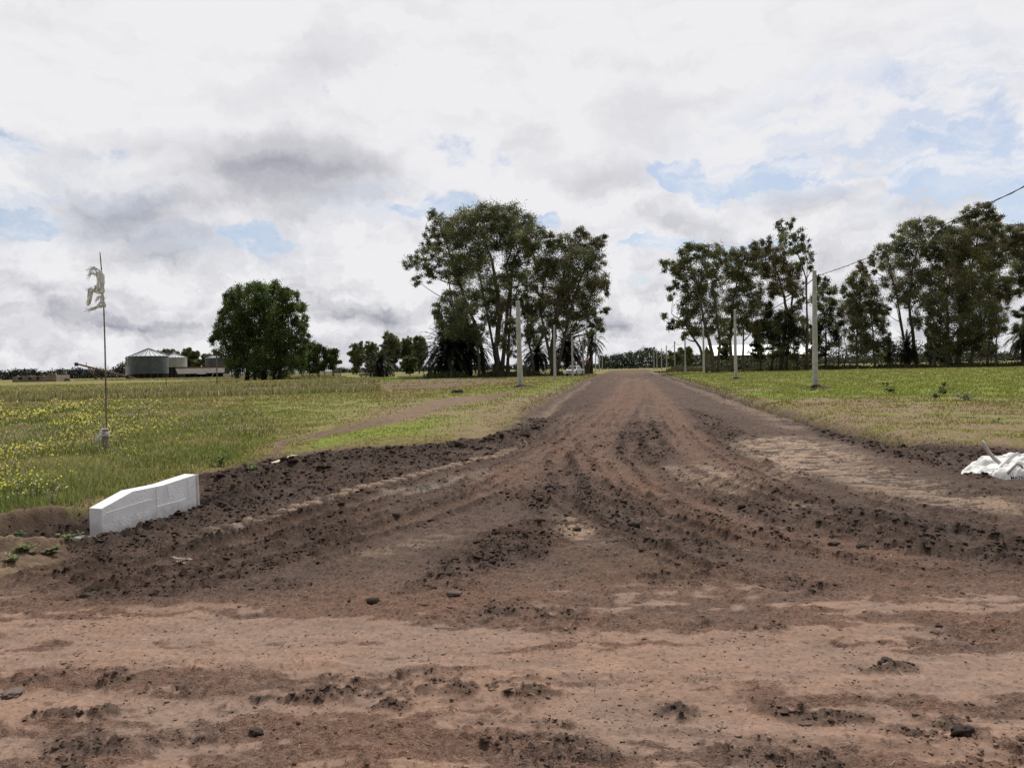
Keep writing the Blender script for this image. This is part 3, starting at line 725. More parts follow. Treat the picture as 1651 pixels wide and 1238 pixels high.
# ------------------------------------------------------------------ soil crumbs
ICO_V = np.array(MBV := [(0, 0, 1)] + [(.894 * math.cos(a * math.pi * .4), .894 * math.sin(a * math.pi * .4), .447) for a in range(5)] + [(.894 * math.cos((a + .5) * math.pi * .4), .894 * math.sin((a + .5) * math.pi * .4), -.447) for a in range(5)] + [(0, 0, -1)])
ICO_F = np.array([(0, 1 + i, 1 + (i + 1) % 5) for i in range(5)] + [(1 + i, 6 + i, 1 + (i + 1) % 5) for i in range(5)] + [(1 + (i + 1) % 5, 6 + i, 6 + (i + 1) % 5) for i in range(5)] + [(11, 6 + (i + 1) % 5, 6 + i) for i in range(5)])
def clods():
    n = 420000
    a = rng.uniform(-.62, .62, n); r = 2.6 * np.exp(rng.uniform(0, math.log(45 / 2.6), n))
    X, Y = r * np.sin(a), r * np.cos(a)
    S = sample(GS2, X, Y); D = sample(GD2, X, Y)
    cl = fbm(X * 1.3, Y * 2.2, 3, 201)
    p = S * (.035 + .12 * sstep(cl, .1, .6) + .40 * D)
    keep = rng.uniform(0, 1, n) < p
    X, Y, D, r = X[keep], Y[keep], D[keep], r[keep]; n = len(X)
    Z = sample(GZ, X, Y); col = sample(GC3, X, Y)
    cb, _, _ = dist_line(X, Y, Wp([(345, 775), (420, 762), (490, 748), (560, 738), (640, 732), (720, 724), (800, 716), (845, 700), (870, 672)]))
    bm_ = np.exp(-(cb / .6) ** 2)
    size = (.0018 + .0065 * rng.power(.30, n)) * (1 + .9 * D) * np.clip(r / 5, .8, 3.2) ** .85
    big = rng.uniform(0, 1, n) < .02 + .10 * bm_; size[big] *= 1.8 + 1.6 * rng.uniform(0, 1, big.sum()) * bm_[big]
    v = ICO_V[None] * (1 + rng.uniform(-.5, .45, (n, 12, 1)))
    v = v * size[:, None, None] * np.stack([rng.uniform(.8, 1.6, n), rng.uniform(.8, 1.5, n), rng.uniform(.35, .8, n)], -1)[:, None]
    flat = rng.uniform(0, 1, n) < .3 * (1 - .8 * D); v[flat] *= np.array([1.7, 1.5, .28]); v[flat, :, 2] += v[flat, :, 0] * rng.uniform(-.3, .3, (flat.sum(), 1))
    th_ = rng.uniform(0, 6.28, n); c, s = np.cos(th_)[:, None], np.sin(th_)[:, None]
    vx = v[..., 0] * c - v[..., 1] * s; vy = v[..., 0] * s + v[..., 1] * c
    V = np.stack([vx + X[:, None], vy + Y[:, None], v[..., 2] + (Z + size * .25)[:, None]], -1).reshape(-1, 3)
    Fc = (ICO_F[None] + (np.arange(n) * 12)[:, None, None]).reshape(-1, 3)
    dk = np.clip(1.0 + rng.normal(0, .25, n), .4, 1.8)
    col = col * dk[:, None]
    o = npmesh('loose_soil', V, Fc, M['clod'], np.repeat(col, 12, 0))
    tag(o, 'loose brown soil crumbs scattered over the dirt road', 'soil', kind='stuff')
    return n
clods()

def lump(loc, size, colr, seed, flat=.6):
    import bmesh
    bm = bmesh.new(); bmesh.ops.create_icosphere(bm, subdivisions=3, radius=1)
    P_ = np.array([v.co[:] for v in bm.verts])
    nz = fbm(P_[:, 0] * 1.6 + seed * 7.1, P_[:, 1] * 1.6 + P_[:, 2] * 1.3, 4, seed)
    P_ = P_ * (1 + .5 * nz + .18 * fbm(P_[:, 0] * 5, P_[:, 1] * 5 + P_[:, 2] * 4, 3, seed + 3))[:, None]
    P_ = np.sign(P_) * np.abs(P_) ** .85
    P_ = P_ * size * np.array([1.25, .9, flat])
    a = seed * 1.3; c, s = math.cos(a), math.sin(a)
    P_ = np.stack([P_[:, 0] * c - P_[:, 1] * s, P_[:, 0] * s + P_[:, 1] * c, P_[:, 2]], -1)
    Fc = np.array([[v.index for v in f.verts] for f in bm.faces]); bm.free()
    o = npmesh('soil_clod', P_, Fc, M['clod'], np.tile(np.array(colr), (len(P_), 1)))
    o.location = (loc[0], loc[1], hz(loc[0], loc[1]) + size * flat * .3)
    return o
for px, py, s, dk, lab in (
        (500, 786, .085, 1, 'large round dark soil clod on the slope of the left berm'),
        (299, 838, .05, 1, 'dark soil clod leaning on the right foot of the white headwall'),
        (640, 838, .035, .9, 'small dark clod alone below the pale silt strip'),
        (145, 958, .05, .8, 'dark clod at the left end of the dark rut'),
        (603, 972, .035, .7, 'lone small clod on the reddish soil below the tyre print'),
        (733, 962, .045, 1.6, 'flat pinkish crust clod in front of the junction'),
        (930, 857, .05, .8, 'dark clod sitting on the pale tongue of dry silt'),
        (870, 808, .045, 1, 'dark lump in the crumbly soil left of the curved wheel track'),
        (1390, 884, .045, .9, 'dark clod in the dark soil right of the junction'),
        (1345, 880, .035, .9, 'clod just left of a bigger dark clod at right'),
        (1550, 1192, .035, .6, 'dark clod in the lower right of the dry road'),
        (415, 1182, .028, .6, 'small black clod in the lower left of the dry road'),
        (1430, 1065, .03, .7, 'thin dark clod in the right part of the dry road'),
        (738, 636, .30, 1, 'dark earth heap alone in the left field near the concrete post'),
        (1022, 850, .05, 1, 'dark clod beside the pale tongue of silt'),
        (20, 1117, .05, 1.9, 'thin pale crust slab at the left edge of the dry road')):
    p = G(px, py)
    o = lump(p, s, np.array([.080, .060, .052]) * dk, int(px) % 37 + 1, .35 if 'flat' in lab or 'slab' in lab or 'thin' in lab else .6)
    tag(o, lab, 'clod', 'larger soil clods')

# ------------------------------------------------------------------ grass and flowers
def blades(name, X, Y, H, Wd, col, lean=.35, tipcol=None, matn='blade', zoff=0):
    n = len(X); Z = sample(GZ, X, Y) - .01 + zoff
    a = rng.uniform(0, 6.283, n); b = rng.uniform(0, 6.283, n)
    dx, dy = np.cos(a) * Wd / 2, np.sin(a) * Wd / 2
    ln = lean * H * rng.uniform(.2, 1.3, n); lx, ly = np.cos(b) * ln, np.sin(b) * ln
    V = np.zeros((n, 5, 3))
    V[:, 0] = np.stack([X - dx, Y - dy, Z], -1); V[:, 1] = np.stack([X + dx, Y + dy, Z], -1)
    mx, my, mz = X + lx * .35, Y + ly * .35, Z + H * .6
    V[:, 2] = np.stack([mx + dx * .8, my + dy * .8, mz], -1); V[:, 3] = np.stack([mx - dx * .8, my - dy * .8, mz], -1)
    V[:, 4] = np.stack([X + lx, Y + ly, Z + H], -1)
    k = np.arange(n)[:, None] * 5
    tri = np.concatenate([k + np.array([[0, 1, 2]]), k + np.array([[0, 2, 3]]), k + np.array([[3, 2, 4]])], 0)
    cc = np.repeat(col[:, None], 5, 1)
    if tipcol is not None: cc[:, 4] = tipcol
    return V.reshape(-1, 3), tri, cc.reshape(-1, 3)
def scatter(n, r0, r1, a0=-.62, a1=.62):
    a = rng.uniform(a0, a1, n); r = r0 * np.exp(rng.uniform(0, math.log(r1 / r0), n))
    return r * np.sin(a), r * np.cos(a), r
MEADOW = Wp([(-500, 880), (0, 850), (70, 840), (120, 820), (170, 804), (240, 776), (330, 758), (410, 742), (440, 715), (470, 690), (420, 672), (300, 660), (200, 652), (0, 657), (-500, 668)])
FARMEADOW = Wp([(-500, 643), (0, 640), (200, 634), (400, 623), (520, 616), (560, 609), (480, 607), (380, 608), (200, 611), (0, 615), (-500, 618)])
def pal(n, cs, w=None, jit=.2):
    cs = np.array(cs); k = rng.choice(len(cs), n, p=w)
    return np.clip(cs[k] * (1 + rng.normal(0, jit, (n, 1))), 0, 1)
def meadow():
    X, Y, r = scatter(330000, 7.5, 75, -.68, -.17)
    wX = X + .3 * pn(X * .8, Y * .8, 301); wY = Y + .5 * pn(X * .8, Y * .8, 302)
    m_ = (sd_poly(wX, wY, MEADOW) + np.maximum(rng.normal(0, 1, len(X)), -.8) * np.clip((Y - 11) * .12, .12, 3) < 0) & (sample(GG2, X, Y) > .16)
    X, Y, r = X[m_], Y[m_], r[m_]; n = len(X)
    tall = .5 + .6 * fbm(X * .55, Y * .55, 4, 311)
    tone = fbm(X * .4, Y * .3, 3, 317)
    front = 1 - sstep(r, 8, 17)
    edge = sstep(-sd_poly(X, Y, MEADOW), 0, 1.2)
    H = (.05 + .15 * np.clip(tall, 0, 1.3) * rng.uniform(.3, 1.3, n)) * (1 + 1.5 * front * np.clip(tall + .3, 0, 1)) * (.45 + .55 * edge)
    Wd = np.clip(.0011 * r, .008, .05) * rng.uniform(.7, 1.4, n)
    g = pal(n, [(.19, .22, .055), (.25, .25, .07), (.30, .27, .12), (.13, .16, .045), (.40, .35, .22)], [.28, .26, .22, .10, .14])
    g = g * (1 + .35 * tone[:, None] * np.array([1.2, .6, 1.6])) * 1.12
    gf = (front * .8)[:, None]; g = g * (1 - gf) + pal(n, [(.14, .22, .045), (.19, .26, .06), (.24, .27, .09)]) * gf
    V, Fc, cc = blades('', X, Y, H, Wd, g, .5, g * 1.2)
    o = npmesh('meadow_grass', V, Fc, M['blade'], cc); tag(o, 'tall weedy meadow grass beyond the white headwall', 'grass', kind='stuff')
    # flowers: small quads on thin stems
    def flowers(name, lab, nn, cols, dens, hh, sz, seed):
        X, Y, r = scatter(nn, 9.5, 62, -.68, -.2)
        d = fbm(X * .5 + seed, Y * .3, 3, seed)
        left = sstep(-X / Y, .25, .62)
        m_ = (sd_poly(X, Y, MEADOW) < -.15) & (rng.uniform(0, 1, len(X)) < dens(left, d))
        X, Y, r = X[m_], Y[m_], r[m_]; n = len(X)
        H = hh * rng.uniform(.55, 1.25, n); Z = sample(GZ, X, Y)
        s = sz * rng.uniform(.6, 1.4, n) * np.clip(r / 14, 1, 3.2)
        c = pal(n, cols, None, .12)
        Vs, Fs, Cs = blades('', X, Y, H, np.clip(.0006 * r, .004, .02), pal(n, [(.10, .13, .03)]), .05)
        ang = rng.uniform(0, 3.14, n); tz = rng.uniform(-.4, .4, n)
        ux, uy = np.cos(ang) * s, np.sin(ang) * s
        Q = np.zeros((n, 4, 3)); cen = np.stack([X, Y, Z + H], -1)
        Q[:, 0] = cen + np.stack([-ux, -uy, -s * .4], -1); Q[:, 1] = cen + np.stack([uy * .6, -ux * .6, -s * tz], -1)
        Q[:, 2] = cen + np.stack([ux, uy, s * .6], -1); Q[:, 3] = cen + np.stack([-uy * .6, ux * .6, s * .5], -1)
        k = np.arange(n)[:, None] * 4 + len(Vs)
        Fq = np.concatenate([k + np.array([[0, 1, 2]]), k + np.array([[0, 2, 3]])])
        o = npmesh(name, np.vstack([Vs, Q.reshape(-1, 3)]), np.vstack([Fs, Fq]), M['blade'], np.vstack([Cs, np.repeat(c, 4, 0)]))
        tag(o, lab, 'flowers', kind='stuff')
    flowers('yellow_flowers', 'yellow mustard flowers spread through the meadow grass at left', 30000, [(.78, .72, .10), (.68, .62, .16)], lambda l, d: np.clip((.05 + .75 * l ** 2.5) * sstep(d, -.1, .7), 0, 1), .27, .016, 5)
    flowers('white_flowers', 'whitish pink wild flowers spread through the meadow grass', 26000, [(.62, .58, .56), (.55, .48, .48), (.42, .36, .33)], lambda l, d: np.clip(.6 * sstep(d, -.1, .6), 0, 1), .25, .010, 9)
    # far pale meadow
    X, Y, r = scatter(90000, 55, 330, -.68, -.17)
    m_ = (sd_poly(X, Y, FARMEADOW) < 0) & (sample(GG2, X, Y) > .3)
    X, Y, r = X[m_], Y[m_], r[m_]; n = len(X)
    H = .38 * rng.uniform(.5, 1.3, n) ; Wd = .0016 * r
    g = pal(n, [(.30, .27, .13), (.25, .24, .09), (.20, .21, .07), (.36, .32, .19)])
    V, Fc, cc = blades('', X, Y, H, Wd, g, .3)
    o = npmesh('dry_grass', V, Fc, M['blade'], cc); tag(o, 'pale tall dry grass in the distance before the silos', 'grass', kind='stuff')
def shortgrass():
    for name, lab, a0, a1, nn, r0 in (('short_grass', 'short green grass of the right field', .14, .70, 150000, 12), ('short_grass', 'short patchy grass of the left field beside the road', -.62, .11, 150000, 9)):
        X, Y, r = scatter(nn, r0, 170, a0, a1)
        g_ = sample(GG2, X, Y); cl = fbm(X * .7, Y * .7, 3, 401)
        keep = (rng.uniform(0, 1, len(X)) < g_ * sstep(cl + .7, 0, .8)) & (g_ > .15)
        keep &= sd_poly(X, Y, MEADOW) > -2.5
        X, Y, r = X[keep], Y[keep], r[keep]; n = len(X)
        H = (.03 + .05 * rng.uniform(0, 1, n) ** 2) * (1 + .5 * np.clip(cl[keep], 0, 1)) * np.clip(r / 25, .8, 1.8); Wd = .0010 * r
        base = sample(GC3, X, Y)
        c = base * (1.45 + rng.normal(0, .25, (n, 1)))
        V, Fc, cc = blades('', X, Y, H, Wd, np.clip(c, 0, 1), .7, np.clip(c * 1.15, 0, 1))
        o = npmesh(name, V, Fc, M['blade'], cc); tag(o, lab, 'grass', kind='stuff')
meadow(); shortgrass()
def straw():
    n = 1500
    X, Y, r = scatter(n, 3, 22)
    k = sample(GS2, X, Y) > .5; X, Y, r = X[k], Y[k], r[k]; n = len(X); Z = sample(GZ, X, Y) + .008
    a = rng.uniform(0, 6.28, n); l = rng.uniform(.012, .05, n) * np.clip(r / 6, 1, 2); w = .0015 * np.clip(r / 4, 1, 3)
    d = np.stack([np.cos(a), np.sin(a), rng.uniform(-.1, .25, n)], -1) * l[:, None]; s = np.stack([-np.sin(a), np.cos(a), np.zeros(n)], -1) * w[:, None]
    c = np.stack([X, Y, Z], -1); Q = np.stack([c - s, c + s, c + d + s, c + d - s], 1).reshape(-1, 3)
    o = npmesh('straw', Q, np.arange(4 * n).reshape(-1, 4), M['blade'], np.repeat(pal(n, [(.42, .35, .26), (.20, .15, .11), (.10, .07, .05)]), 4, 0)); tag(o, 'bits of dry straw and twigs lying on the dirt', 'straw', kind='stuff')
straw()

# ------------------------------------------------------------------ trees
def leafquads(Cn, L_, W_, droop=.5):
    n = len(Cn)
    a = rng.normal(0, 1, (n, 3)); a[:, 2] -= droop * 1.5; a /= np.linalg.norm(a, axis=1)[:, None]
    b = np.cross(a, rng.normal(0, 1, (n, 3))); b /= np.linalg.norm(b, axis=1)[:, None] + 1e-9
    a = a * (L_ * rng.uniform(.6, 1.3, n) / 2)[:, None]; b = b * (W_ * rng.uniform(.7, 1.3, n) / 2)[:, None]
    V = np.stack([Cn - a, Cn + b, Cn + a * .9, Cn - b], 1).reshape(-1, 3)
    return V, np.arange(4 * n).reshape(-1, 4)
EUC = [(.145, .170, .080), (.19, .205, .095), (.115, .140, .068), (.24, .23, .11)]
EUCB = [(.19, .172, .095), (.23, .195, .115), (.15, .150, .085)]
POP = [(.085, .125, .038), (.125, .17, .05), (.065, .10, .03)]
LIT = [(.09, .13, .035), (.12, .15, .045), (.07, .10, .03)]
def tree(name, label, cat, base, Y, clumps, trunks, colr=EUC, leaf=(.36, .15), dens=38, tr=.35, sub=.30, group=None, bark='bark', droop=.5, zoff=0, scat=.14, depthk=.8, kind=None, cs=1.28):
    """clumps (px,py,rx,ry) in photo pixels; trunks: lists of pixels from the ground up, all at depth Y"""
    b0 = P(base[0], base[1], Y); b0[2] = 0
    root = empty(name, b0, label, cat, group)
    if kind: root['kind'] = kind
    s = Y / F; S3 = []; R3 = []
    xs = [c[0] for c in clumps]; half = (max(xs) - min(xs)) * s / 2
    for c in clumps:
        dy = rng.uniform(-1, 1) * min(half * .7 + .5, 5.5) * depthk
        S3.append(P(c[0], c[1], Y + dy)); c = (c[0], c[1], c[2] * cs, c[3] * cs); R3.append((c[2] * s, max(c[2], c[3]) * s * .8, c[3] * s))
    tb = MB(); nodes = []
    for tk in trunks:
        w = tk[0]; pts = [P(x, y, Y) for x, y in tk[1:]]
        off = rng.uniform(-.6, .6)
        for i, p in enumerate(pts): p[1] += off * (1 + i * .5)
        pts[0][2] = -.15
        fine = []; n = len(pts)
        for i in range(n - 1):
            for q in range(4):
                t = q / 4; p = pts[i] * (1 - t) + pts[i + 1] * t
                fine.append(p + rng.normal(0, .02 + w * .12, 3) * np.array([1, 1, .2]) * (i + q > 0))
        fine.append(pts[-1]); m_ = len(fine)
        rad = [max(.8 * w * (1 - .82 * i / (m_ - 1)), .035) for i in range(m_)]; rad[0] *= 1.35
        tb.tube(fine, rad, 8)
        nodes += [(p, rad[i]) for i, p in enumerate(fine)]
    LV = []; LC = []
    base_nodes = list(nodes)
    for (c, R_) in zip(S3, R3):
        # limb from the nearest lower trunk node
        best = min(base_nodes, key=lambda nd: np.linalg.norm(nd[0] - c) + max(0, nd[0][2] - c[2] + R_[2] * .6) * 3 + (0 if nd[0][2] > c[2] * .2 else 3))
        p0, r0 = best; ln = np.linalg.norm(c - p0)
        if ln > .4:
            mid = (p0 + c) / 2 + np.array([0, 0, -.12 * ln]) + rng.normal(0, .06 * ln, 3)
            pts = [p0 * (1 - t) ** 2 + 2 * mid * t * (1 - t) + c * t * t for t in np.linspace(0, 1, 7)]
            ra = min(r0 * .7, .03 * ln + .05)
            tb.tube(pts, [ra * (1 - .75 * t) + .02 for t in np.linspace(0, 1, 7)], 5)
        area = math.pi * R_[0] * R_[2]
        ns = int(max(5, min(60, area / (sub * (2 + .3 * max(R_))) * 1.1)))
        d = rng.normal(0, 1, (ns, 3)); d /= np.linalg.norm(d, axis=1)[:, None]
        rad = rng.uniform(.25, 1, ns) ** .5
        sp = c + d * rad[:, None] * np.array(R_) * .92
        for q in sp[:: max(1, ns // 7)]:
            mid = (c + q) / 2 + rng.normal(0, .15, 3)
            tb.tube([c - np.array([0, 0, R_[2] * .3]), mid, q], [.06 + .01 * R_[0], .045, .02], 3, False)
        nl = int(area * dens * 4.6)
        k = rng.integers(0, ns, nl)
        sg = np.clip(.22 * np.array(R_), .30, .9) * (scat / .14)
        off = rng.normal(0, 1, (nl, 3)) * sg * rng.uniform(.5, 1.1, (nl, 1)) * np.array([.9, .9, .75])
        pos = sp[k] + off
        # hanging tassels
        LV.append(pos)
        cl = pal(ns, colr, None, .28)[k] * (1 + rng.normal(0, .22, (nl, 1))) * np.exp(rng.normal(0, .12))
        LC.append(cl)
    pos = np.vstack(LV); cl = np.clip(np.vstack(LC), .01, 1)
    ok = pos[:, 2] > .3; pos = pos[ok]; cl = cl[ok]
    V, Fc = leafquads(pos, leaf[0], leaf[1], droop)
    npmesh('crown', V, Fc, M['leaf'], np.repeat(cl, 4, 0), root, local=b0)
    o = tb.build('trunk', M[bark], root, smooth=True, local=b0)
    return root

# -- left: eucalyptus group by the road (photo x 650..985)
tree('eucalyptus_tree', 'tallest broad eucalyptus with forked trunk left of the road', 'tree', (803, 606), 150,
     [(745, 365, 26, 24), (780, 352, 28, 20), (812, 346, 26, 16), (838, 362, 24, 20), (858, 378, 18, 18), (725, 380, 14, 16), (760, 395, 26, 22), (800, 385, 26, 22), (835, 400, 24, 24), (862, 415, 14, 20),
      (742, 425, 20, 20), (775, 430, 22, 22), (828, 440, 20, 20), (850, 452, 12, 14), (800, 460, 26, 16), (780, 480, 22, 18), (812, 490, 20, 18), (835, 480, 12, 14), (790, 510, 16, 14), (850, 500, 10, 12)],
     [(.85, (800, 607), (801, 560), (806, 510), (802, 470), (795, 420), (775, 375)), (.5, (806, 510), (822, 462), (815, 430), (832, 385)), (.35, (815, 470), (826, 425), (845, 395)), (.35, (802, 490), (775, 450), (752, 400))], dens=34)
tree('eucalyptus_tree', 'leaning eucalyptus with long bare limb reaching out over the left field', 'tree', (780, 605), 156,
     [(703, 350, 12, 12), (712, 372, 15, 16), (694, 380, 10, 14), (690, 400, 12, 12), (715, 400, 16, 14), (665, 425, 13, 11), (682, 430, 14, 12), (672, 452, 8, 9), (700, 445, 12, 10), (735, 440, 18, 18), (745, 465, 16, 18), (758, 490, 16, 18), (705, 420, 12, 12), (676, 412, 8, 7)],
     [(.6, (781, 606), (778, 570), (768, 525), (748, 480), (738, 440), (718, 390), (706, 352)), (.2, (750, 480), (722, 447), (700, 437), (675, 430))], dens=26)
tree('eucalyptus_tree', 'medium eucalyptus low in front of the big forked one', 'tree', (770, 603), 142,
     [(728, 490, 16, 18), (715, 510, 14, 16), (745, 500, 16, 18), (705, 500, 8, 10), (750, 530, 16, 16), (725, 530, 18, 16), (775, 540, 12, 18)], [(.35, (772, 604), (770, 560), (752, 515), (735, 490))], dens=30)
tree('young_eucalyptus', 'slim young eucalyptus between the forked trunk and the first left post', 'tree', (821, 607), 140,
     [(818, 520, 12, 14), (826, 540, 11, 14), (808, 545, 10, 14), (818, 560, 14, 12), (832, 525, 8, 10), (828, 570, 8, 8)], [(.17, (822, 608), (820, 575), (818, 520))], dens=22, bark='bark_dark')
tree('eucalyptus_tree', 'wide eucalyptus nearest the road behind the pickup', 'tree', (893, 603), 150,
     [(935, 380, 12, 12), (945, 395, 20, 14), (968, 388, 12, 10), (910, 392, 16, 12), (888, 388, 14, 12), (900, 415, 24, 20), (930, 420, 24, 20), (960, 415, 16, 16), (880, 435, 18, 20), (905, 450, 24, 22), (935, 455, 26, 22), (962, 450, 16, 20), (975, 465, 8, 14),
      (868, 470, 14, 18), (895, 485, 24, 20), (925, 492, 26, 20), (952, 490, 18, 18), (975, 500, 8, 8), (870, 505, 16, 16), (900, 515, 22, 16), (930, 520, 20, 14), (957, 520, 12, 12), (965, 530, 10, 6)],
     [(.95, (893, 604), (891, 565), (895, 520), (905, 470), (915, 420)), (.4, (895, 530), (925, 480), (945, 430), (938, 385)), (.4, (893, 545), (870, 490), (882, 430))], EUCB + EUC, dens=32)
tree('eucalyptus_tree', 'slender pale trunked eucalyptus between the two left posts', 'tree', (860, 603), 146,
     [(852, 505, 12, 14), (862, 530, 16, 18), (850, 545, 10, 12), (875, 540, 12, 14), (848, 480, 9, 12)], [(.42, (860, 604), (858, 575), (852, 540), (850, 500))], dens=28)
tree('bare_tree', 'bleached half bare tree with many pale limbs behind the pickup', 'tree', (944, 600), 158,
     [(960, 505, 8, 10), (955, 540, 8, 8), (970, 530, 6, 5), (940, 550, 5, 5)], [(.28, (944, 600), (938, 560), (930, 528)), (.22, (945, 598), (948, 560), (940, 530)), (.2, (946, 598), (958, 560), (962, 520)), (.18, (944, 596), (928, 562), (915, 545)), (.18, (947, 598), (955, 575), (970, 540))], dens=16)

def palm(name, label, px, py, Y, Hc, Lf, nf, colr, trunk_r=.45, low=-.7, group=None):
    b0 = P(px, py, Y); b0[2] = 0
    root = empty(name, b0, label, 'palm', group)
    t = MB(); t.tube([(0, 0, -.1), (.05, 0, Hc * .5), (0, 0, Hc)], [trunk_r * 1.15, trunk_r, trunk_r * 1.1], 10); t.build('trunk', M['bark_dark'], root)
    Vs = []; Cs = []
    for i in range(nf):
        a = i * 2.39996 + rng.uniform(-.2, .2); e = low + (1.45 - low) * ((i + .5) / nf) ** .85
        L_ = Lf * rng.uniform(.8, 1.1); n = 16
        d = np.array([math.cos(a) * math.cos(e), math.sin(a) * math.cos(e), math.sin(e)])
        pts = []; p = np.array([0, 0, Hc]); 
        for j in range(n + 1):
            pts.append(p.copy()); d = d + np.array([0, 0, -.075]) * (1 + j * .08); d /= np.linalg.norm(d); p = p + d * L_ / n
        c = pal(1, colr, None, .25)[0]
        for j in range(n):
            p0, p1 = pts[j], pts[j + 1]; tdir = (p1 - p0); sd_ = np.cross(tdir, [0, 0, 1.0]); sn = np.linalg.norm(sd_); sd_ = sd_ / sn if sn > 1e-5 else np.array([1, 0, 0])
            u = np.array([0, 0, 1.0]); w = .05 * Lf / 5
            Vs += [p0 - sd_ * w, p0 + sd_ * w, p1 + sd_ * w * .8, p1 - sd_ * w * .8]; Cs += [c * 1.2] * 4
            if j < 1: continue
            ll = Lf * .11 * math.sin(math.pi * min(1, (j + 1) / n * .85 + .12)) ** .6
            for f in (0.0, .5):
                q = p0 + tdir * f
                for sgn in (-1, 1):
                    dirl = sd_ * sgn * .8 + tdir / np.linalg.norm(tdir) * .6 + u * rng.uniform(-.25, .25)
                    tip = q + dirl * ll
                    wv = tdir * .30
                    Vs += [q - wv, q + wv, tip + wv * .3, tip - wv * .3]; Cs += [c * rng.uniform(.8, 1.2)] * 4
    npmesh('fronds', np.array(Vs), np.arange(len(Vs)).reshape(-1, 4), M['leaf'], np.array(Cs), root)
    return root
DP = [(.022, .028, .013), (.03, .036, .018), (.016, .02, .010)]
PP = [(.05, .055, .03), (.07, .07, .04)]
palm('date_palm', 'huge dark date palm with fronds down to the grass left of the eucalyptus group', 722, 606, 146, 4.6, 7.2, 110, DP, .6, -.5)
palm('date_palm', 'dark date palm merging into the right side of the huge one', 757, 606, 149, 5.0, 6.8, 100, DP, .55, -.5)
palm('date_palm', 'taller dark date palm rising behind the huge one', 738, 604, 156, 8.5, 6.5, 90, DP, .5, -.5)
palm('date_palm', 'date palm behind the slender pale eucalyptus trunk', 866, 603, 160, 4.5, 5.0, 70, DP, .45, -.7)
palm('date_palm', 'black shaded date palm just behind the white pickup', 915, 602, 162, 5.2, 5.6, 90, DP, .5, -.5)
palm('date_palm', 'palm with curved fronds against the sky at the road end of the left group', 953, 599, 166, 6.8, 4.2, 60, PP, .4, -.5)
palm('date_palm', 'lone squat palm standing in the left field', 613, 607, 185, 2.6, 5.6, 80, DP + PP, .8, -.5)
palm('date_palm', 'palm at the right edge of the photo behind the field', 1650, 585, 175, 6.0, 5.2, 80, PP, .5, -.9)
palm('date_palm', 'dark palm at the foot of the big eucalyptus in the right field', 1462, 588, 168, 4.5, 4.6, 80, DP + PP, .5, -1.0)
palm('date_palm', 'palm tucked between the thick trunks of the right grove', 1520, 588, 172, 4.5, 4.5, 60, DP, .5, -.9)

# -- the big round poplar on the left
pc = []
for x, y, r_ in ((385, 480, 15), (415, 474, 16), (440, 472, 15), (462, 484, 14), (480, 498, 11), (370, 505, 14), (398, 505, 19), (428, 500, 20), (455, 512, 18), (480, 522, 12), (360, 530, 12), (385, 532, 20), (418, 535, 22), (452, 540, 20), (482, 547, 13),
                 (352, 547, 9), (372, 562, 18), (400, 567, 22), (435, 570, 22), (468, 570, 18), (490, 570, 11), (380, 587, 16), (415, 592, 18), (450, 592, 18), (478, 588, 14)):
    pc.append((x, y, r_, r_ * 1.15))
for x, y in ((375, 470), (388, 464), (401, 459), (414, 456), (427, 461), (440, 455), (452, 464), (464, 461), (478, 476), (488, 492), (491, 512), (496, 540), (499, 560), (362, 488), (357, 505), (349, 530), (344, 545), (350, 562), (488, 530), (366, 478)):
    pc.append((x, y + 6, 5, 10))
tree('poplar_tree', 'big dense round dark green poplar beside the silos', 'tree', (425, 605), 170, pc,
     [(.6, (398, 607), (400, 570), (395, 500)), (.7, (425, 607), (428, 560), (425, 480)), (.5, (452, 606), (455, 560), (460, 500)), (.35, (412, 607), (410, 580), (385, 540)), (.35, (440, 606), (445, 575), (475, 545))], POP, leaf=(.30, .24), dens=40, bark='bark_dark', droop=.1, scat=.17, cs=1.18)
tree('leafy_tree', 'paler green low tree at the right skirt of the round poplar', 'tree', (520, 602), 178,
     [(496, 566, 13, 14), (516, 572, 13, 13), (533, 574, 10, 10), (505, 588, 15, 10), (528, 588, 13, 9), (544, 582, 7, 7), (488, 590, 12, 10)], [(.25, (515, 603), (515, 590), (517, 575)), (.15, (538, 602), (538, 588), (540, 580))], LIT + POP, leaf=(.4, .3), dens=45, droop=.1)

# -- middle distance left trees
def midtree(px, y0, y1, w, Y, label, colr=EUC, name='eucalyptus_tree', dens=26, nf=9, lf=(.6, .3), group=None, kind=None, full=.0):
    cl = []
    h = y1 - y0
    for i in range(nf):
        t = (i + .5) / nf; yy = y0 + h * (.10 + .72 * t) if full == 0 else y0 + h * (.1 + .85 * t)
        ww = w / 2 * (math.sin(math.pi * min(1, t * .75 + .18)) ** .7)
        for s_ in ((-1, 1) if i % 2 == 0 else (-.2, .6)):
            cl.append((px + s_ * ww * rng.uniform(.35, .6), yy + rng.uniform(-.05, .05) * h, max(ww * rng.uniform(.4, .6), 2), max(h * rng.uniform(.09, .13), 2)))
    return tree(name, label, 'tree', (px, y1), Y, cl, [(.012 * h * Y / F + .1, (px, y1), (px + 1, (y0 + y1) / 2), (px, y0 + h * .15))], colr, leaf=lf, dens=dens, group=group, bark='bark_dark', kind=kind)
midtree(575, 552, 604, 26, 300, 'first gum at the left end of the distant row beyond the corral', dens=18)
midtree(598, 549, 604, 24, 310, 'distant gum directly behind the lone squat palm')
midtree(630, 536, 604, 34, 300, 'tallest round topped gum in the distant row behind the lone palm')
midtree(655, 543, 604, 26, 305, 'distant gum between the tallest one and the dark palms')
midtree(676, 540, 603, 26, 300, 'distant gum half hidden behind the dark palms')
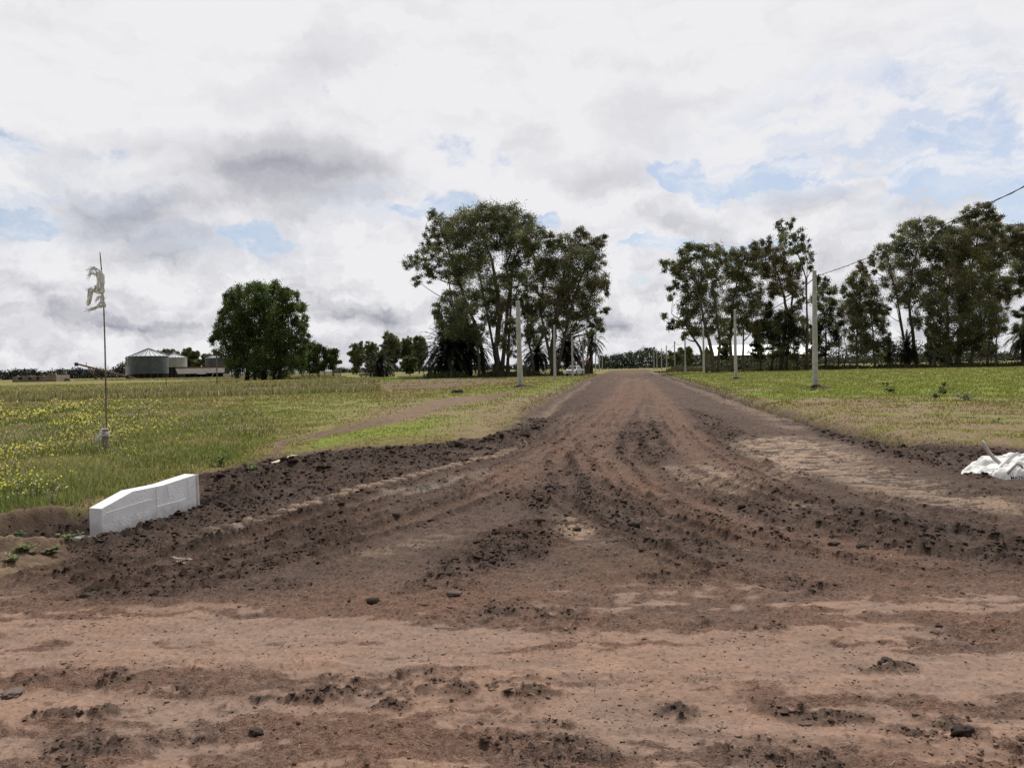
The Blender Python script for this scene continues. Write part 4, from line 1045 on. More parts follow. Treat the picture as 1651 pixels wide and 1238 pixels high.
midtree(661, 573, 605, 28, 210, 'small bright green round tree in the left field', LIT, 'leafy_tree', dens=40, nf=5, lf=(.45, .35))
for px, y0, w, lab in ((300, 560, 22, 'dark gum just right of the nearest silo roof'), (262, 562, 26, 'dark gum topping the roof of the front silo'), (312, 563, 24, 'rounded dark gum behind the shed'), (335, 566, 22, 'dark gum left of the far silo roof'), (282, 561, 18, 'dark gum between the two middle silo roofs')):
    midtree(px, y0, 610, w, 420, lab, EUC, dens=16, nf=6, lf=(.9, .5))
# far woods: masses
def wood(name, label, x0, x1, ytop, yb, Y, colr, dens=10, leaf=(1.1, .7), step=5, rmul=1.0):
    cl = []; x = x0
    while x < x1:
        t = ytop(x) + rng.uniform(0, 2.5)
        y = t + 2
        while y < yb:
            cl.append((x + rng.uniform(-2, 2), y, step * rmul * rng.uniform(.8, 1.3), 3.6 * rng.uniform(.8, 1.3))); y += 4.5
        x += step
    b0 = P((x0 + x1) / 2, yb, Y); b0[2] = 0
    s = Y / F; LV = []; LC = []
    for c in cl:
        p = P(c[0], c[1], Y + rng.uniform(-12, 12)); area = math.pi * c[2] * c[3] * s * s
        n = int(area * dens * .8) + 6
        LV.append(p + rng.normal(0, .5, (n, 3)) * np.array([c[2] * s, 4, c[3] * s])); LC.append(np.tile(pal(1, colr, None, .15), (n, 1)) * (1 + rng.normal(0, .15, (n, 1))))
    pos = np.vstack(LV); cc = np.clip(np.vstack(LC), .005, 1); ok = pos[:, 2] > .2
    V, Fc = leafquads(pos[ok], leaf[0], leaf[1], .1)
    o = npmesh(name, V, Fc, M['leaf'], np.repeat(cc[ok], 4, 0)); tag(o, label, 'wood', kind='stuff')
def jag(pts, amp=2.0):
    xs, ys = zip(*pts)
    return lambda x: float(np.interp(x, xs, ys)) + amp * math.sin(x * .31) * math.sin(x * .13 + 1)
DKF = [(.030, .036, .030), (.022, .028, .024)]
wood('far_wood', 'far dark belt of trees on the left horizon behind the ruin', -260, 205, jag([(-260, 597), (0, 599), (45, 594), (60, 600), (110, 595), (180, 596), (190, 590), (205, 583)]), 614, 520, DKF)
wood('far_wood', 'far belt of trees closing the end of the dirt road', 968, 1070, jag([(968, 574), (1000, 570), (1030, 565), (1045, 559), (1056, 562), (1070, 572)], 1.2), 594, 420, [(.035, .050, .026), (.05, .065, .03), (.028, .036, .022)], dens=14, leaf=(.9, .6))
wood('far_wood', 'thin far belt of trees seen under the left group', 540, 1000, jag([(540, 593), (700, 590), (800, 588), (1000, 587)], 1.0), 602, 700, DKF)
wood('far_wood', 'far bushy belt behind the right grove of trees', 1060, 1900, jag([(1060, 577), (1075, 572), (1100, 570), (1300, 577), (1500, 570), (1900, 566)], 1.5), 593, 600, [(.05, .062, .04), (.035, .045, .03)])

# -- right grove
tree('eucalyptus_tree', 'leftmost eucalyptus of the right grove leaning over the road side', 'tree', (1147, 598), 140,
     [(1070, 425, 7, 8), (1082, 432, 12, 12), (1100, 412, 14, 12), (1125, 402, 18, 12), (1148, 405, 16, 12), (1160, 415, 10, 14), (1105, 438, 18, 16), (1135, 430, 20, 18), (1085, 460, 10, 10), (1115, 465, 18, 18), (1145, 460, 18, 20), (1110, 495, 18, 18), (1140, 495, 20, 20), (1105, 520, 12, 12), (1128, 525, 18, 16), (1155, 525, 14, 18), (1085, 480, 7, 6), (1072, 512, 5, 6), (1084, 524, 9, 8), (1100, 540, 8, 8)],
     [(.5, (1150, 598), (1145, 560), (1132, 510), (1120, 460), (1110, 425)), (.4, (1140, 598), (1130, 560), (1105, 520), (1085, 505)), (.35, (1158, 598), (1160, 540), (1150, 470), (1140, 420))], dens=34)
tree('eucalyptus_tree', 'reddish eucalyptus second from the road in the right grove', 'tree', (1180, 597), 150,
     [(1190, 415, 14, 14), (1208, 408, 14, 12), (1180, 430, 12, 16), (1205, 435, 18, 16), (1190, 460, 20, 18), (1215, 470, 14, 18), (1180, 490, 16, 18), (1205, 500, 18, 18), (1190, 525, 18, 16), (1215, 530, 12, 14), (1170, 530, 10, 14)],
     [(.5, (1180, 598), (1178, 550), (1185, 480), (1195, 420)), (.35, (1200, 598), (1200, 550), (1208, 480))], EUCB + EUC, dens=36)
tree('eucalyptus_tree', 'brownish round crowned eucalyptus left of the tall thin one', 'tree', (1262, 597), 155,
     [(1220, 400, 10, 10), (1238, 393, 10, 12), (1235, 415, 18, 16), (1258, 410, 12, 16), (1250, 435, 20, 16), (1275, 440, 14, 16), (1228, 440, 14, 12), (1265, 460, 20, 14), (1285, 465, 12, 12), (1295, 485, 8, 8), (1250, 470, 12, 10)],
     [(.65, (1258, 598), (1262, 555), (1267, 500), (1258, 460), (1242, 415)), (.4, (1267, 500), (1280, 465), (1270, 430))], EUCB, dens=36)
tree('eucalyptus_tree', 'tall thin eucalyptus standing above the rest of the right grove', 'tree', (1300, 597), 150,
     [(1262, 365, 9, 10), (1275, 362, 9, 8), (1268, 385, 12, 12), (1288, 380, 10, 12), (1298, 395, 9, 12), (1280, 405, 10, 10), (1302, 415, 8, 12), (1290, 425, 9, 8), (1307, 435, 5, 8), (1272, 400, 7, 8)],
     [(.3, (1302, 598), (1300, 520), (1297, 450), (1280, 400), (1268, 365)), (.16, (1297, 450), (1300, 420), (1292, 385))], EUC, dens=24)
tree('leafy_tree', 'dark low tree filling the middle of the right grove before the house', 'tree', (1240, 597), 152,
     [(1232, 500, 12, 14), (1245, 515, 16, 16), (1265, 520, 18, 18), (1285, 510, 14, 16), (1240, 540, 18, 16), (1265, 545, 20, 16), (1290, 540, 14, 16), (1225, 530, 12, 14), (1250, 565, 16, 10), (1275, 570, 12, 10)],
     [(.35, (1245, 598), (1248, 560), (1245, 510)), (.5, (1258, 598), (1262, 560), (1265, 520)), (.25, (1225, 597), (1225, 565), (1230, 530)), (.2, (1285, 597), (1288, 560), (1288, 530))], DP + EUC, dens=40, bark='bark_dark')
tree('eucalyptus_tree', 'dark bushy eucalyptus just right of the nearest right post', 'tree', (1340, 592), 158,
     [(1325, 455, 9, 14), (1335, 470, 12, 14), (1320, 485, 12, 16), (1345, 495, 12, 16), (1330, 515, 16, 16), (1350, 525, 12, 16), (1322, 540, 12, 14), (1342, 550, 14, 12), (1325, 565, 10, 10)],
     [(.3, (1333, 592), (1334, 540), (1330, 480)), (.25, (1350, 591), (1352, 560), (1345, 520)), (.2, (1362, 590), (1366, 562), (1360, 540)), (.2, (1320, 592), (1318, 560), (1322, 520))], DP + EUC, dens=32, bark='bark_dark')
tree('eucalyptus_tree', 'olive conical eucalyptus between the near post and the big right grove', 'tree', (1390, 589), 165,
     [(1385, 432, 7, 10), (1395, 440, 9, 10), (1380, 455, 14, 14), (1402, 465, 14, 14), (1365, 470, 8, 12), (1385, 485, 18, 16), (1412, 490, 14, 16), (1370, 500, 14, 16), (1395, 515, 20, 18), (1420, 520, 10, 16), (1375, 530, 16, 16), (1405, 545, 18, 16), (1385, 560, 16, 12), (1415, 565, 10, 10)],
     [(.35, (1382, 590), (1380, 550), (1385, 480), (1388, 435)), (.35, (1410, 589), (1408, 550), (1402, 490))], EUC + EUCB, dens=40)
tree('eucalyptus_tree', 'broad grey crowned eucalyptus at the left of the big right grove', 'tree', (1475, 588), 168,
     [(1408, 418, 9, 10), (1425, 405, 12, 12), (1445, 392, 12, 12), (1465, 370, 14, 12), (1485, 362, 16, 12), (1505, 360, 12, 10), (1460, 395, 18, 16), (1490, 390, 20, 16), (1435, 425, 16, 14), (1465, 425, 20, 18), (1440, 455, 16, 14), (1470, 455, 18, 18), (1450, 480, 14, 14), (1475, 485, 16, 16), (1430, 505, 8, 8), (1480, 515, 12, 14), (1408, 436, 6, 8)],
     [(.55, (1478, 589), (1470, 540), (1465, 490), (1470, 430), (1485, 370)), (.35, (1468, 510), (1445, 460), (1430, 415)), (.18, (1465, 520), (1445, 493), (1435, 480))], EUCB + EUC, dens=30)
tree('eucalyptus_tree', 'massive olive eucalyptus, widest crown of the right grove', 'tree', (1540, 588), 162,
     [(1565, 345, 14, 10), (1585, 338, 14, 9), (1602, 348, 12, 10), (1555, 365, 16, 14), (1585, 365, 20, 14), (1610, 372, 12, 12), (1520, 375, 14, 12), (1540, 390, 22, 18), (1575, 392, 24, 18), (1605, 395, 16, 14), (1505, 405, 16, 16), (1530, 420, 22, 20), (1565, 425, 26, 20), (1600, 425, 20, 18), (1500, 445, 16, 18), (1530, 455, 24, 20), (1570, 460, 26, 22), (1605, 460, 20, 20),
      (1505, 485, 18, 18), (1540, 492, 24, 20), (1580, 497, 24, 22), (1615, 490, 14, 18), (1510, 520, 16, 18), (1545, 528, 24, 20), (1585, 532, 24, 20), (1610, 525, 12, 16), (1520, 555, 14, 14), (1555, 560, 22, 14), (1590, 562, 18, 12)],
     [(.6, (1528, 589), (1530, 540), (1528, 480), (1540, 400)), (.7, (1546, 589), (1550, 530), (1565, 460), (1580, 380)), (.55, (1560, 589), (1575, 540), (1600, 470)), (.4, (1508, 588), (1510, 540), (1505, 480)), (.4, (1590, 588), (1592, 550), (1600, 500)), (.35, (1605, 587), (1603, 560), (1608, 520))], EUC + EUCB + [(.15, .15, .055)], dens=46)
tree('eucalyptus_tree', 'eucalyptus running out of the right edge of the photo', 'tree', (1640, 586), 170,
     [(1630, 378, 14, 12), (1655, 375, 16, 12), (1640, 400, 20, 14), (1670, 400, 20, 16), (1650, 425, 20, 14), (1685, 430, 22, 18), (1640, 448, 16, 10), (1670, 455, 18, 14), (1635, 470, 10, 8), (1700, 460, 20, 18), (1690, 490, 20, 16), (1648, 505, 10, 8), (1645, 530, 10, 10), (1665, 520, 12, 14), (1625, 395, 10, 10)],
     [(.6, (1690, 586), (1685, 530), (1680, 470), (1665, 400)), (.2, (1684, 500), (1655, 470), (1625, 452)), (.22, (1684, 470), (1650, 440), (1635, 410))], EUC + EUCB, dens=44, cs=1.45)
midtree(1088, 562, 596, 30, 250, 'bushy tree between the far right posts and the leaning eucalyptus', EUC, 'leafy_tree', dens=30, nf=5)
midtree(1108, 556, 597, 26, 235, 'low bushy tree behind the third right post', EUC, 'leafy_tree', dens=30, nf=5)
for px, y0, w, lab in ((1312, 515, 18, 'thin tree in the gap behind the nearest right post'), (1168, 540, 20, 'thin trunked tree behind the third and second right posts'), (1222, 535, 20, 'thin dark tree before the long low house'), (1432, 540, 22, 'bush like tree before the dark palm in the right field'), (1500, 520, 22, 'inner dark tree between the two largest eucalypts')):
    midtree(px, y0, 593, w, 175, lab, DP + EUC, 'leafy_tree', dens=30, nf=6, lf=(.45, .25))

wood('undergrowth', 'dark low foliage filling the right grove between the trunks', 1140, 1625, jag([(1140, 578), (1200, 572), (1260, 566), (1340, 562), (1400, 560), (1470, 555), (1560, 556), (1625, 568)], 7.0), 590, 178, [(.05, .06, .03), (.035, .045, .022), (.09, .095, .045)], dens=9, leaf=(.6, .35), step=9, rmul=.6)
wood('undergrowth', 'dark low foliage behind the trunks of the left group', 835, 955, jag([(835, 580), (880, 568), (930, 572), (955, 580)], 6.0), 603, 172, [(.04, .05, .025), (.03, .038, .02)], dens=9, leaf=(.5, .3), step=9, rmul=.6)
# low scrub under the trees
def scrub(name, label, x0, x1, y, Y, hgt, colr, n):
    a = P(x0, y, Y); b = P(x1, y, Y); t = rng.uniform(0, 1, n); X = a[0] + (b[0] - a[0]) * t; Yy = Y + rng.normal(0, 3, n)
    H = hgt * rng.uniform(.3, 1.1, n) * (.6 + .5 * np.sin(X * .7) * np.sin(X * .23))
    V, Fc, cc = blades('', X, Yy, np.abs(H), np.full(n, .0019 * Y), pal(n, colr), .4)
    o = npmesh(name, V, Fc, M['blade'], cc); tag(o, label, 'scrub', kind='stuff')
scrub('undergrowth', 'dark undergrowth at the feet of the left eucalyptus group', 690, 905, 606, 141, 1.5, [(.05, .06, .03), (.08, .085, .04)], 5000)
scrub('undergrowth', 'rough tall grass at the feet of the right grove', 1150, 1800, 592, 158, 1.2, [(.05, .055, .025), (.10, .09, .045), (.07, .075, .03)], 9000)
scrub('undergrowth', 'rough grass along the right verge near the far posts', 1062, 1150, 597, 170, 1.6, [(.09, .09, .04), (.14, .12, .07)], 2500)

# ------------------------------------------------------------------ concrete posts and cables
DIR = 184.5 / F
def pole_at(name, X, Y, H, label, cat, group, tilt=(0, 0), src=None, rw=(.17, .11)):
    if src is None:
        root = empty(name, (X, Y, 0), label, cat, group)
        b = MB(); b.tube([(0, 0, -.3), (0, 0, H)], [rw[0], rw[1]], 10); b.build('shaft', M['concrete'], root)
        c = MB(); c.lathe((0, 0, H), [(rw[1] + .012, -.0), (rw[1] + .012, .03), (.04, .06)], 10); c.build('cap', M['concrete'], root)
        k = MB(); k.tube([(-rw[1] - .02, -.03, H - .28), (rw[1] + .14, -.03, H - .28)], .022, 6); k.tube([(rw[1] + .12, -.03, H - .28), (rw[1] + .12, -.03, H - .17)], .035, 6); k.build('bracket', M['darkm'], root)
    else:
        root = copy_tree(src); root.location = (X, Y, 0); root['label'] = label
    root.location.z = hz(X, Y) if Y < 250 else 0
    root.rotation_euler = (tilt[0], tilt[1], 0)
    return root
RY = [12.4, 44.4, 75.5, 108, 140, 172, 204, 236, 268, 300]
rlab = ['', 'nearest and largest concrete post at the right of the road', 'second concrete post along the right verge', 'third concrete post along the right verge', 'fourth right post, before the leaning eucalyptus', 'fifth right post, first one clear against the sky',
        'sixth right post, just left of the bushy tree', 'seventh right post, in front of the far trees', 'eighth right post, small before the far trees', 'ninth and farthest right post, at the end of the road']
src = None; RT = []
for i, y in enumerate(RY):
    x = DIR * y + 10.8 + (.1 if i % 2 else -.05)
    H = 6.72 if i else 6.7
    RT.append((x, y, H))
    if i == 0: continue
    o = pole_at('concrete_post', x, y, 6.72, rlab[i], 'post', 'concrete posts on the right of the road', src=src, tilt=(0, (-.002, .004, -.003)[i % 3]))
    src = src or o
LY = [60.5, 90, 120, 150, 180, 210, 240, 270]
llab = ['nearest and thickest concrete post left of the road', 'second post on the left, between the slender eucalyptus and the pickup', 'third left post, standing in front of the pickup', 'fourth left post, just right of the pickup',
        'fifth left post, beside the orange topped pillar', 'sixth left post, first one clear of the palm', 'seventh left post, small before the far trees', 'eighth and farthest left post, at the end of the road']
src2 = None; LT = []
for i, y in enumerate(LY):
    x = DIR * y - 8.35; LT.append((x, y, 6.5 if i else 6.72))
    if i == 0:
        o = pole_at('concrete_post', x, y, 6.72, llab[0], 'post', 'concrete posts on the left of the road', tilt=(0, -.012), rw=(.22, .17))
    else:
        o = pole_at('concrete_post', x, y, 6.35, llab[i], 'post', 'concrete posts on the left of the road', src=src2, tilt=(0, (-.004, .003)[i % 2]))
        src2 = src2 or o
def span(a, b, sag, n=14):
    a = np.array(a); b = np.array(b)
    return [a * (1 - t) + b * t - np.array([0, 0, 4 * sag * t * (1 - t)]) for t in np.linspace(0, 1, n)]
def cable(name, label, tops, sags, r1, twist=True):
    mb = MB()
    for i in range(len(tops) - 1):
        n = 90 if tops[i][1] < 40 else 14
        pts = span(tops[i], tops[i + 1], sags[i], n)
        mb.tube(pts, r1 if tops[i][1] > 40 else .015, 5)
        if tops[i][1] < 40:            # twisted second conductor
            q = [p + .017 * np.array([math.cos(k * 1.4), 0, math.sin(k * 1.4)]) for k, p in enumerate(pts)]
            mb.tube(q, .012, 5)
    o = mb.build(name, M['cable'], smooth=True); tag(o, label, 'cable')
cable('power_cable', 'black twisted overhead cable sagging along the right posts', [(x + .12, y - .03, h - .16) for x, y, h in RT], [.35, .95, 1.0, 1.1, .9, .9, .8, .8, .8], .028)
cable('power_cable', 'thin overhead cable sagging between the left posts', [(x + .15, y, h - .4) for x, y, h in LT[:4]], [.5, .7, .5], .018)
# soil around post feet
for (x, y, lab) in ((RT[1][0], RT[1][1], 'dark earth heap around the foot of the nearest right post'), (LT[0][0], LT[0][1], 'dark earth heap around the foot of the nearest left post'), (RT[2][0], RT[2][1], 'dark earth heap around the foot of the second right post')):
    b = MB(); 
    n = 26; m_ = 9; vs = []
    for i in range(m_):
        for j in range(n):
            a = 2 * math.pi * j / n; rad = (i / (m_ - 1)) * (.75 + .25 * math.sin(3 * a + x)) * (1.3 if math.cos(a) > 0 else .9)
            vs.append((x + rad * math.cos(a) * 1.2, y - .2 + rad * math.sin(a), hz(x, y) + .20 * (1 - (i / (m_ - 1)) ** 1.3) * rng.uniform(.5, 1.3) - .03))
    b.add(vs, [(i * n + j, (i + 1) * n + j, (i + 1) * n + (j + 1) % n, i * n + (j + 1) % n) for i in range(m_ - 1) for j in range(n)])
    o = b.build('earth_heap', mat('heap_mat', (.06, .043, .036), .95, var=.3, vscale=6, bump=.02, bscale=9)); tag(o, lab, 'heap', 'earth heaps at the post feet')

# ------------------------------------------------------------------ white culvert headwall
def headwall():
    A, B = BLK_A, BLK_B
    root = empty('culvert_headwall', A, 'white rendered block headwall with sloping top in the left trench', 'headwall')
    ax = (B - A); ax /= np.linalg.norm(ax); bk = np.array([-ax[1], ax[0], 0]) * .17
    tops = [onplane(x, y, A, B) for x, y in ((163.4, 820), (214.5, 791.5), (262, 782), (316, 764.5))]
    zb = -.40
    fr = [A.copy(), tops[0], tops[1], tops[2], tops[3], B.copy()]; 
    fr[5] = np.array([tops[3][0], tops[3][1], 0]); fr[0] = np.array([tops[0][0], tops[0][1], 0]); fr[0][2] = zb; fr[5][2] = zb
    n = len(fr); mb = MB(); vs = [p for p in fr] + [p + bk for p in fr]
    mb.add(vs, [tuple(range(n)), tuple(range(2 * n - 1, n - 1, -1))] + [(i, n + i, n + (i + 1) % n, (i + 1) % n) for i in range(n)])
    # subdivide a bit for slight unevenness
    o = mb.build('wall', M['white'], root, local=A, bevel=.004)
    nrm = -bk / np.linalg.norm(bk)
    def onf(x, y, off=.004): return onplane(x, y, A, B) + nrm * off
    for pts, r_ in ((((256, 803), (240, 806), (225, 810), (170, 827)), .0018), (((253, 817), (270, 812), (288, 808), (317, 798)), .0022), (((268, 780), (271, 790), (272, 803)), .0022), (((288, 808), (287, 820), (288, 832)), .0022), (((303, 772), (304, 785), (305, 800)), .0018), (((252, 784), (253, 815), (252, 850)), .0025)):
        m2 = MB(); m2.tube([onf(x + rng.uniform(-.4, .4), y, .001) for x, y in pts], r_, 5); r_o = m2.build('mortar_joint', M['whiteedge'], root, local=A)
    e = MB(); t3 = fr[4]; 
    e.tube([t3 + nrm * .004 + ax * .012 + np.array([0, 0, -.005]), np.array([t3[0], t3[1], -.12]) + nrm * .004 + ax * .03], .012, 6); e.build('corner_edge', M['whiteedge'], root, local=A)
    f = MB(); q = A - ax * .12 + bk * .5; f.box((q[0], q[1], -.035), (.13, .2, .09), math.atan2(ax[1], ax[0])); f.build('footing', M['footing'], root, local=A, bevel=.02)
headwall()

# ------------------------------------------------------------------ bamboo pole, rags, stake
def bamboo():
    Yd = G(172, 742)[1] + .6
    pts = [P(172, 735, Yd), P(171.5, 690, Yd), P(170.5, 620, Yd), P(169.3, 560, Yd), P(167.5, 500, Yd), P(164, 440, Yd), P(161.2, 407, Yd)]
    b0 = pts[0].copy(); b0[2] = 0; pts[0][2] = -.1
    o_ = empty('bamboo_pole', b0, 'thin tall bamboo pole bending left, standing in the flowering meadow', 'pole')
    mb = MB(); fine = []; 
    for i in range(len(pts) - 1):
        for q in range(4): fine.append(pts[i] * (1 - q / 4) + pts[i + 1] * q / 4)
    fine.append(pts[-1]); mb.tube(fine, np.linspace(.019, .010, len(fine)), 8); mb.build('cane', M['bamboo'], o_, smooth=True, local=b0)
    for t in np.linspace(.06, .94, 13):
        k = t * (len(fine) - 1); i = int(k); p = fine[i] * (1 - (k - i)) + fine[i + 1] * (k - i); d = fine[i + 1] - fine[i]; d /= np.linalg.norm(d)
        n_ = MB(); r_ = .022 - .009 * t; n_.tube([p - d * .008, p + d * .008], r_, 8); n_.build('node_ring', M['bamboo'], o_, local=b0)
    # stake
    s0 = P(170.5, 740, Yd - .1); s0[2] = -.1; s1 = P(170, 692, Yd - .1)
    g0 = np.array([s0[0], s0[1], 0])
    r2 = empty('wooden_stake', g0, 'short stout weathered stake at the foot of the bamboo pole', 'stake')
    m2 = MB(); m2.tube([s0, s1], [.062, .056], 9); m2.build('post', M['stake'], r2, local=g0)
    w = MB()
    for k in range(5):
        z = s1[2] - .05 - k * .02; w.tube([(s1[0] + .068 * math.cos(a), s1[1] + .068 * math.sin(a), z + .01 * math.sin(a * 2 + k)) for a in np.linspace(0, 6.283, 14)], .008, 4)
    w.build('binding', M['rag'], r2, local=g0)
    def sheet(name, parent, rows, jit=.012, nx=6, b=b0):
        # rows: list of (pxL, pxR, py, bulge)
        V = []; R_ = len(rows)
        for i, (xl, xr, y, bu) in enumerate(rows):
            for j in range(nx + 1):
                t = j / nx; x = xl * (1 - t) + xr * t
                p = P(x, y, Yd + bu * math.sin(t * math.pi * 2 + i * .8) * .5 - abs(bu)); p += rng.normal(0, jit, 3); V.append(p)
        Fc = [(i * (nx + 1) + j, i * (nx + 1) + j + 1, (i + 1) * (nx + 1) + j + 1, (i + 1) * (nx + 1) + j) for i in range(R_ - 1) for j in range(nx)]
        me = MB(); me.add(V, Fc); o = me.build(name, M['rag'], parent, smooth=True, local=b)
        so = o.modifiers.new('thickness', 'SOLIDIFY'); so.thickness = .004
        return o
    def strands(parent, starts, b=b0):
        for (x0, y0, x1, y1, x2, y2, w_) in starts:
            mb = MB()
            for q in range(16):
                j = rng.uniform(-3.2, 3.2, 6)
                pp = [P(x0 + j[0], y0 + j[1], Yd + .02), P(x1 + j[2], y1 + j[3], Yd), P(x2 + j[4] * 1.4, y2 + j[5] * 1.6, Yd + .03 * j[0])]
                mb.tube(pp, [w_, w_ * .8, w_ * .3], 4)
            mb.build('frayed_strands', M['rag'], parent, local=b)
    mid = P(165, 470, Yd)
    rg = empty('torn_rag', mid, 'torn greyish white plastic rag with frayed streamers tied high on the bamboo pole', 'rag')
    sheet('cloth', rg, [(157, 163, 436, .03), (154, 168, 444, .05), (156, 168, 455, .06), (155, 169.5, 463, .07), (150, 169.5, 470, .07), (158, 168, 474, .03)], b=mid)
    sheet('cloth', rg, [(147, 158, 462, .04), (142, 152, 468, .05), (141, 149, 478, .04), (141, 146, 487, .03), (142, 144, 492, .02)], b=mid)
    strands(rg, [(160, 438, 150, 432, 141, 437, .006), (156, 444, 148, 439, 143, 449, .005), (156, 462, 148, 465, 140, 468, .005), (144, 480, 142, 486, 141, 493, .004)], b=mid)
    mid2 = P(168, 488, Yd)
    rg2 = empty('torn_rag', mid2, 'small bell shaped white rag tied just below the streamers', 'rag')
    sheet('cloth', rg2, [(163, 168, 474, .03), (161, 169, 479, .05), (160, 170.5, 486, .06), (157, 171.5, 492, .06), (159, 170, 495.5, .04)], b=mid2)
    strands(rg2, [(162, 477, 157, 482, 155, 488, .004), (160, 494, 150, 498, 138, 501, .006)], b=mid2)
    sm_ = P(164, 703, Yd - .15)
    rg3 = empty('torn_rag', sm_, 'pale torn rag hanging from the weathered stake', 'rag')
    sheet('cloth', rg3, [(164, 174, 691, .05), (161, 171, 697, .06), (156, 164, 703, .05), (153, 160, 710, .04), (152, 156, 715, .03)], b=sm_)
bamboo()

# plank
def plank():
    a = G(438, 743, .10); b = G(476, 731.5, .10)
    d = b - a; l = np.linalg.norm(d); c = (a + b) / 2
    root = MB(); root.box((0, 0, 0), (l, .10, .02)); o = root.build('wooden_plank', M['plank'], bevel=.003)
    o.location = (c[0], c[1], hz(c[0], c[1]) + .06); o.rotation_euler = (.12, -.02, math.atan2(d[1], d[0])); tag(o, 'short pale wooden plank lying on the edge of the left berm', 'plank')
plank()

# ------------------------------------------------------------------ bulk bag at the right edge
def bag():
    c = G(1684, 772); c[1] += .45; z0 = hz(c[0], c[1])
    root = empty('bulk_bag', (c[0], c[1], 0), 'crumpled empty white bulk bag with straps lying on the right ditch edge', 'bag')
    nx, ny = 90, 60; V = []
    xs = np.linspace(-1, 1, nx); ys = np.linspace(-1, 1, ny)
    XX, YY = np.meshgrid(xs, ys)
    ang = np.arctan2(YY, XX); rad = np.sqrt(XX ** 2 + YY ** 2)
    edge = .93 + .13 * pn(np.cos(ang) * 2 + 5, np.sin(ang) * 2 + 5, 71)
    q = np.clip(1 - (np.maximum(np.abs(XX) ** 3.2 + np.abs(YY) ** 3.2, 1e-6)) ** (1 / 3.2), 0, 1)
    h = .27 * np.tanh(q * 5.5) * (.55 + .45 * sstep(XX, -1.0, .1)) * (.85 + .15 * YY)
    def crease(a, f, sd_, k):
        u = XX * math.cos(a) + YY * math.sin(a) + .12 * pn(XX * 2 + sd_, YY * 2, sd_); return -k * np.exp(-(np.abs(((u * f + sd_ * .37) % 1) - .5) / .07) ** 1.2)
    h = h + (crease(.5, 1.1, 3, .05) + crease(-.9, 1.6, 5, .035) + crease(1.3, 2.3, 8, .025) + .035 * pn(XX * 1.7, YY * 1.7, 91) + .008 * fbm(XX * 7, YY * 12, 3, 83)) * np.tanh(q * 8)
    PX = XX * .84 * edge; PY = YY * .46 * edge
    gz = sample(GZ, (PX + c[0]).ravel(), (PY + c[1]).ravel()).reshape(PX.shape)
    V = np.stack([PX, PY, gz + h - .02], -1).reshape(-1, 3)
    i, j = np.meshgrid(np.arange(ny - 1), np.arange(nx - 1), indexing='ij')
    Fc = np.stack([i * nx + j, i * nx + j + 1, (i + 1) * nx + j + 1, (i + 1) * nx + j], -1).reshape(-1, 4)
    npmesh('fabric', V, Fc, M['bag'], parent=root, smooth=True)
    def ribbon(name, px, w, Yd, m_, roll=0.0):
        mb = MB(); pts = [P(x, y, Yd + dy) for x, y, dy in px]; vs = []
        for k, p in enumerate(pts):
            t = pts[min(k + 1, len(pts) - 1)] - pts[max(k - 1, 0)]; t /= np.linalg.norm(t)
            sd_ = np.cross(t, [0, 1, 0]); sd_ /= np.linalg.norm(sd_); sd_ = sd_ * math.cos(roll) + np.array([0, 1, 0]) * math.sin(roll)
            vs += [p - sd_ * w / 2 - np.array(c) * [1, 1, 0], p + sd_ * w / 2 - np.array(c) * [1, 1, 0]]
        mb.add(vs, [(2 * k, 2 * k + 1, 2 * k + 3, 2 * k + 2) for k in range(len(pts) - 1)]); o = mb.build(name, m_, root, smooth=True)
        so = o.modifiers.new('thickness', 'SOLIDIFY'); so.thickness = .006
    Yd = c[1]
    ribbon('strap', [(1583, 711, .0), (1587, 717, -.01), (1593, 727, .01), (1600, 736, 0), (1606, 742, -.02), (1612, 747, -.03)], .055, Yd - .1, M['strap'], .2)
    ribbon('strap', [(1645, 734, -.0), (1640, 731.5, .0), (1634, 735, -.02), (1626, 742, -.05), (1614, 753, -.12), (1606, 764, -.25)], .05, Yd - .05, M['bag'])
    ribbon('strap', [(1624, 764, -.30), (1632, 755, -.24), (1639, 748, -.20), (1645, 749, -.2), (1649, 755, -.24)], .035, Yd - .12, M['strap'])
    mb = MB()
    for side, pr in (('', [(1583, 747), (1600, 738), (1622, 737), (1648, 736)]),):
        vs = []
        for x, y in pr: vs += [P(x, y, Yd + .18) - np.array([c[0], c[1], 0]), P(x - 3, y + 16, Yd - .12) - np.array([c[0], c[1], 0])]
        mb.add(vs, [(2 * k, 2 * k + 1, 2 * k + 3, 2 * k + 2) for k in range(len(pr) - 1)])
    o = mb.build('back_flap', M['bag'], root); so = o.modifiers.new('thickness', 'SOLIDIFY'); so.thickness = .008
    cu = bpy.data.curves.new('lettering', 'FONT'); cu.body = 'MATERIALES'; cu.size = .062; cu.extrude = .001; cu.space_character = 1.05; cu.offset = .0012
    cu.materials.append(M['ink']); t0 = bpy.data.objects.new('tmp', cu); C.objects.link(t0); dg = bpy.context.evaluated_depsgraph_get(); tme = bpy.data.meshes.new_from_object(t0.evaluated_get(dg)); bpy.data.objects.remove(t0); tme.materials.clear(); tme.materials.append(M['ink']); t = bpy.data.objects.new('lettering', tme); C.objects.link(t); t.parent = root
    p = P(1630, 773, Yd - .478); t.location = (p[0] - c[0], p[1] - c[1], p[2]); t.rotation_euler = (math.radians(70), 0, math.radians(-3))
bag()

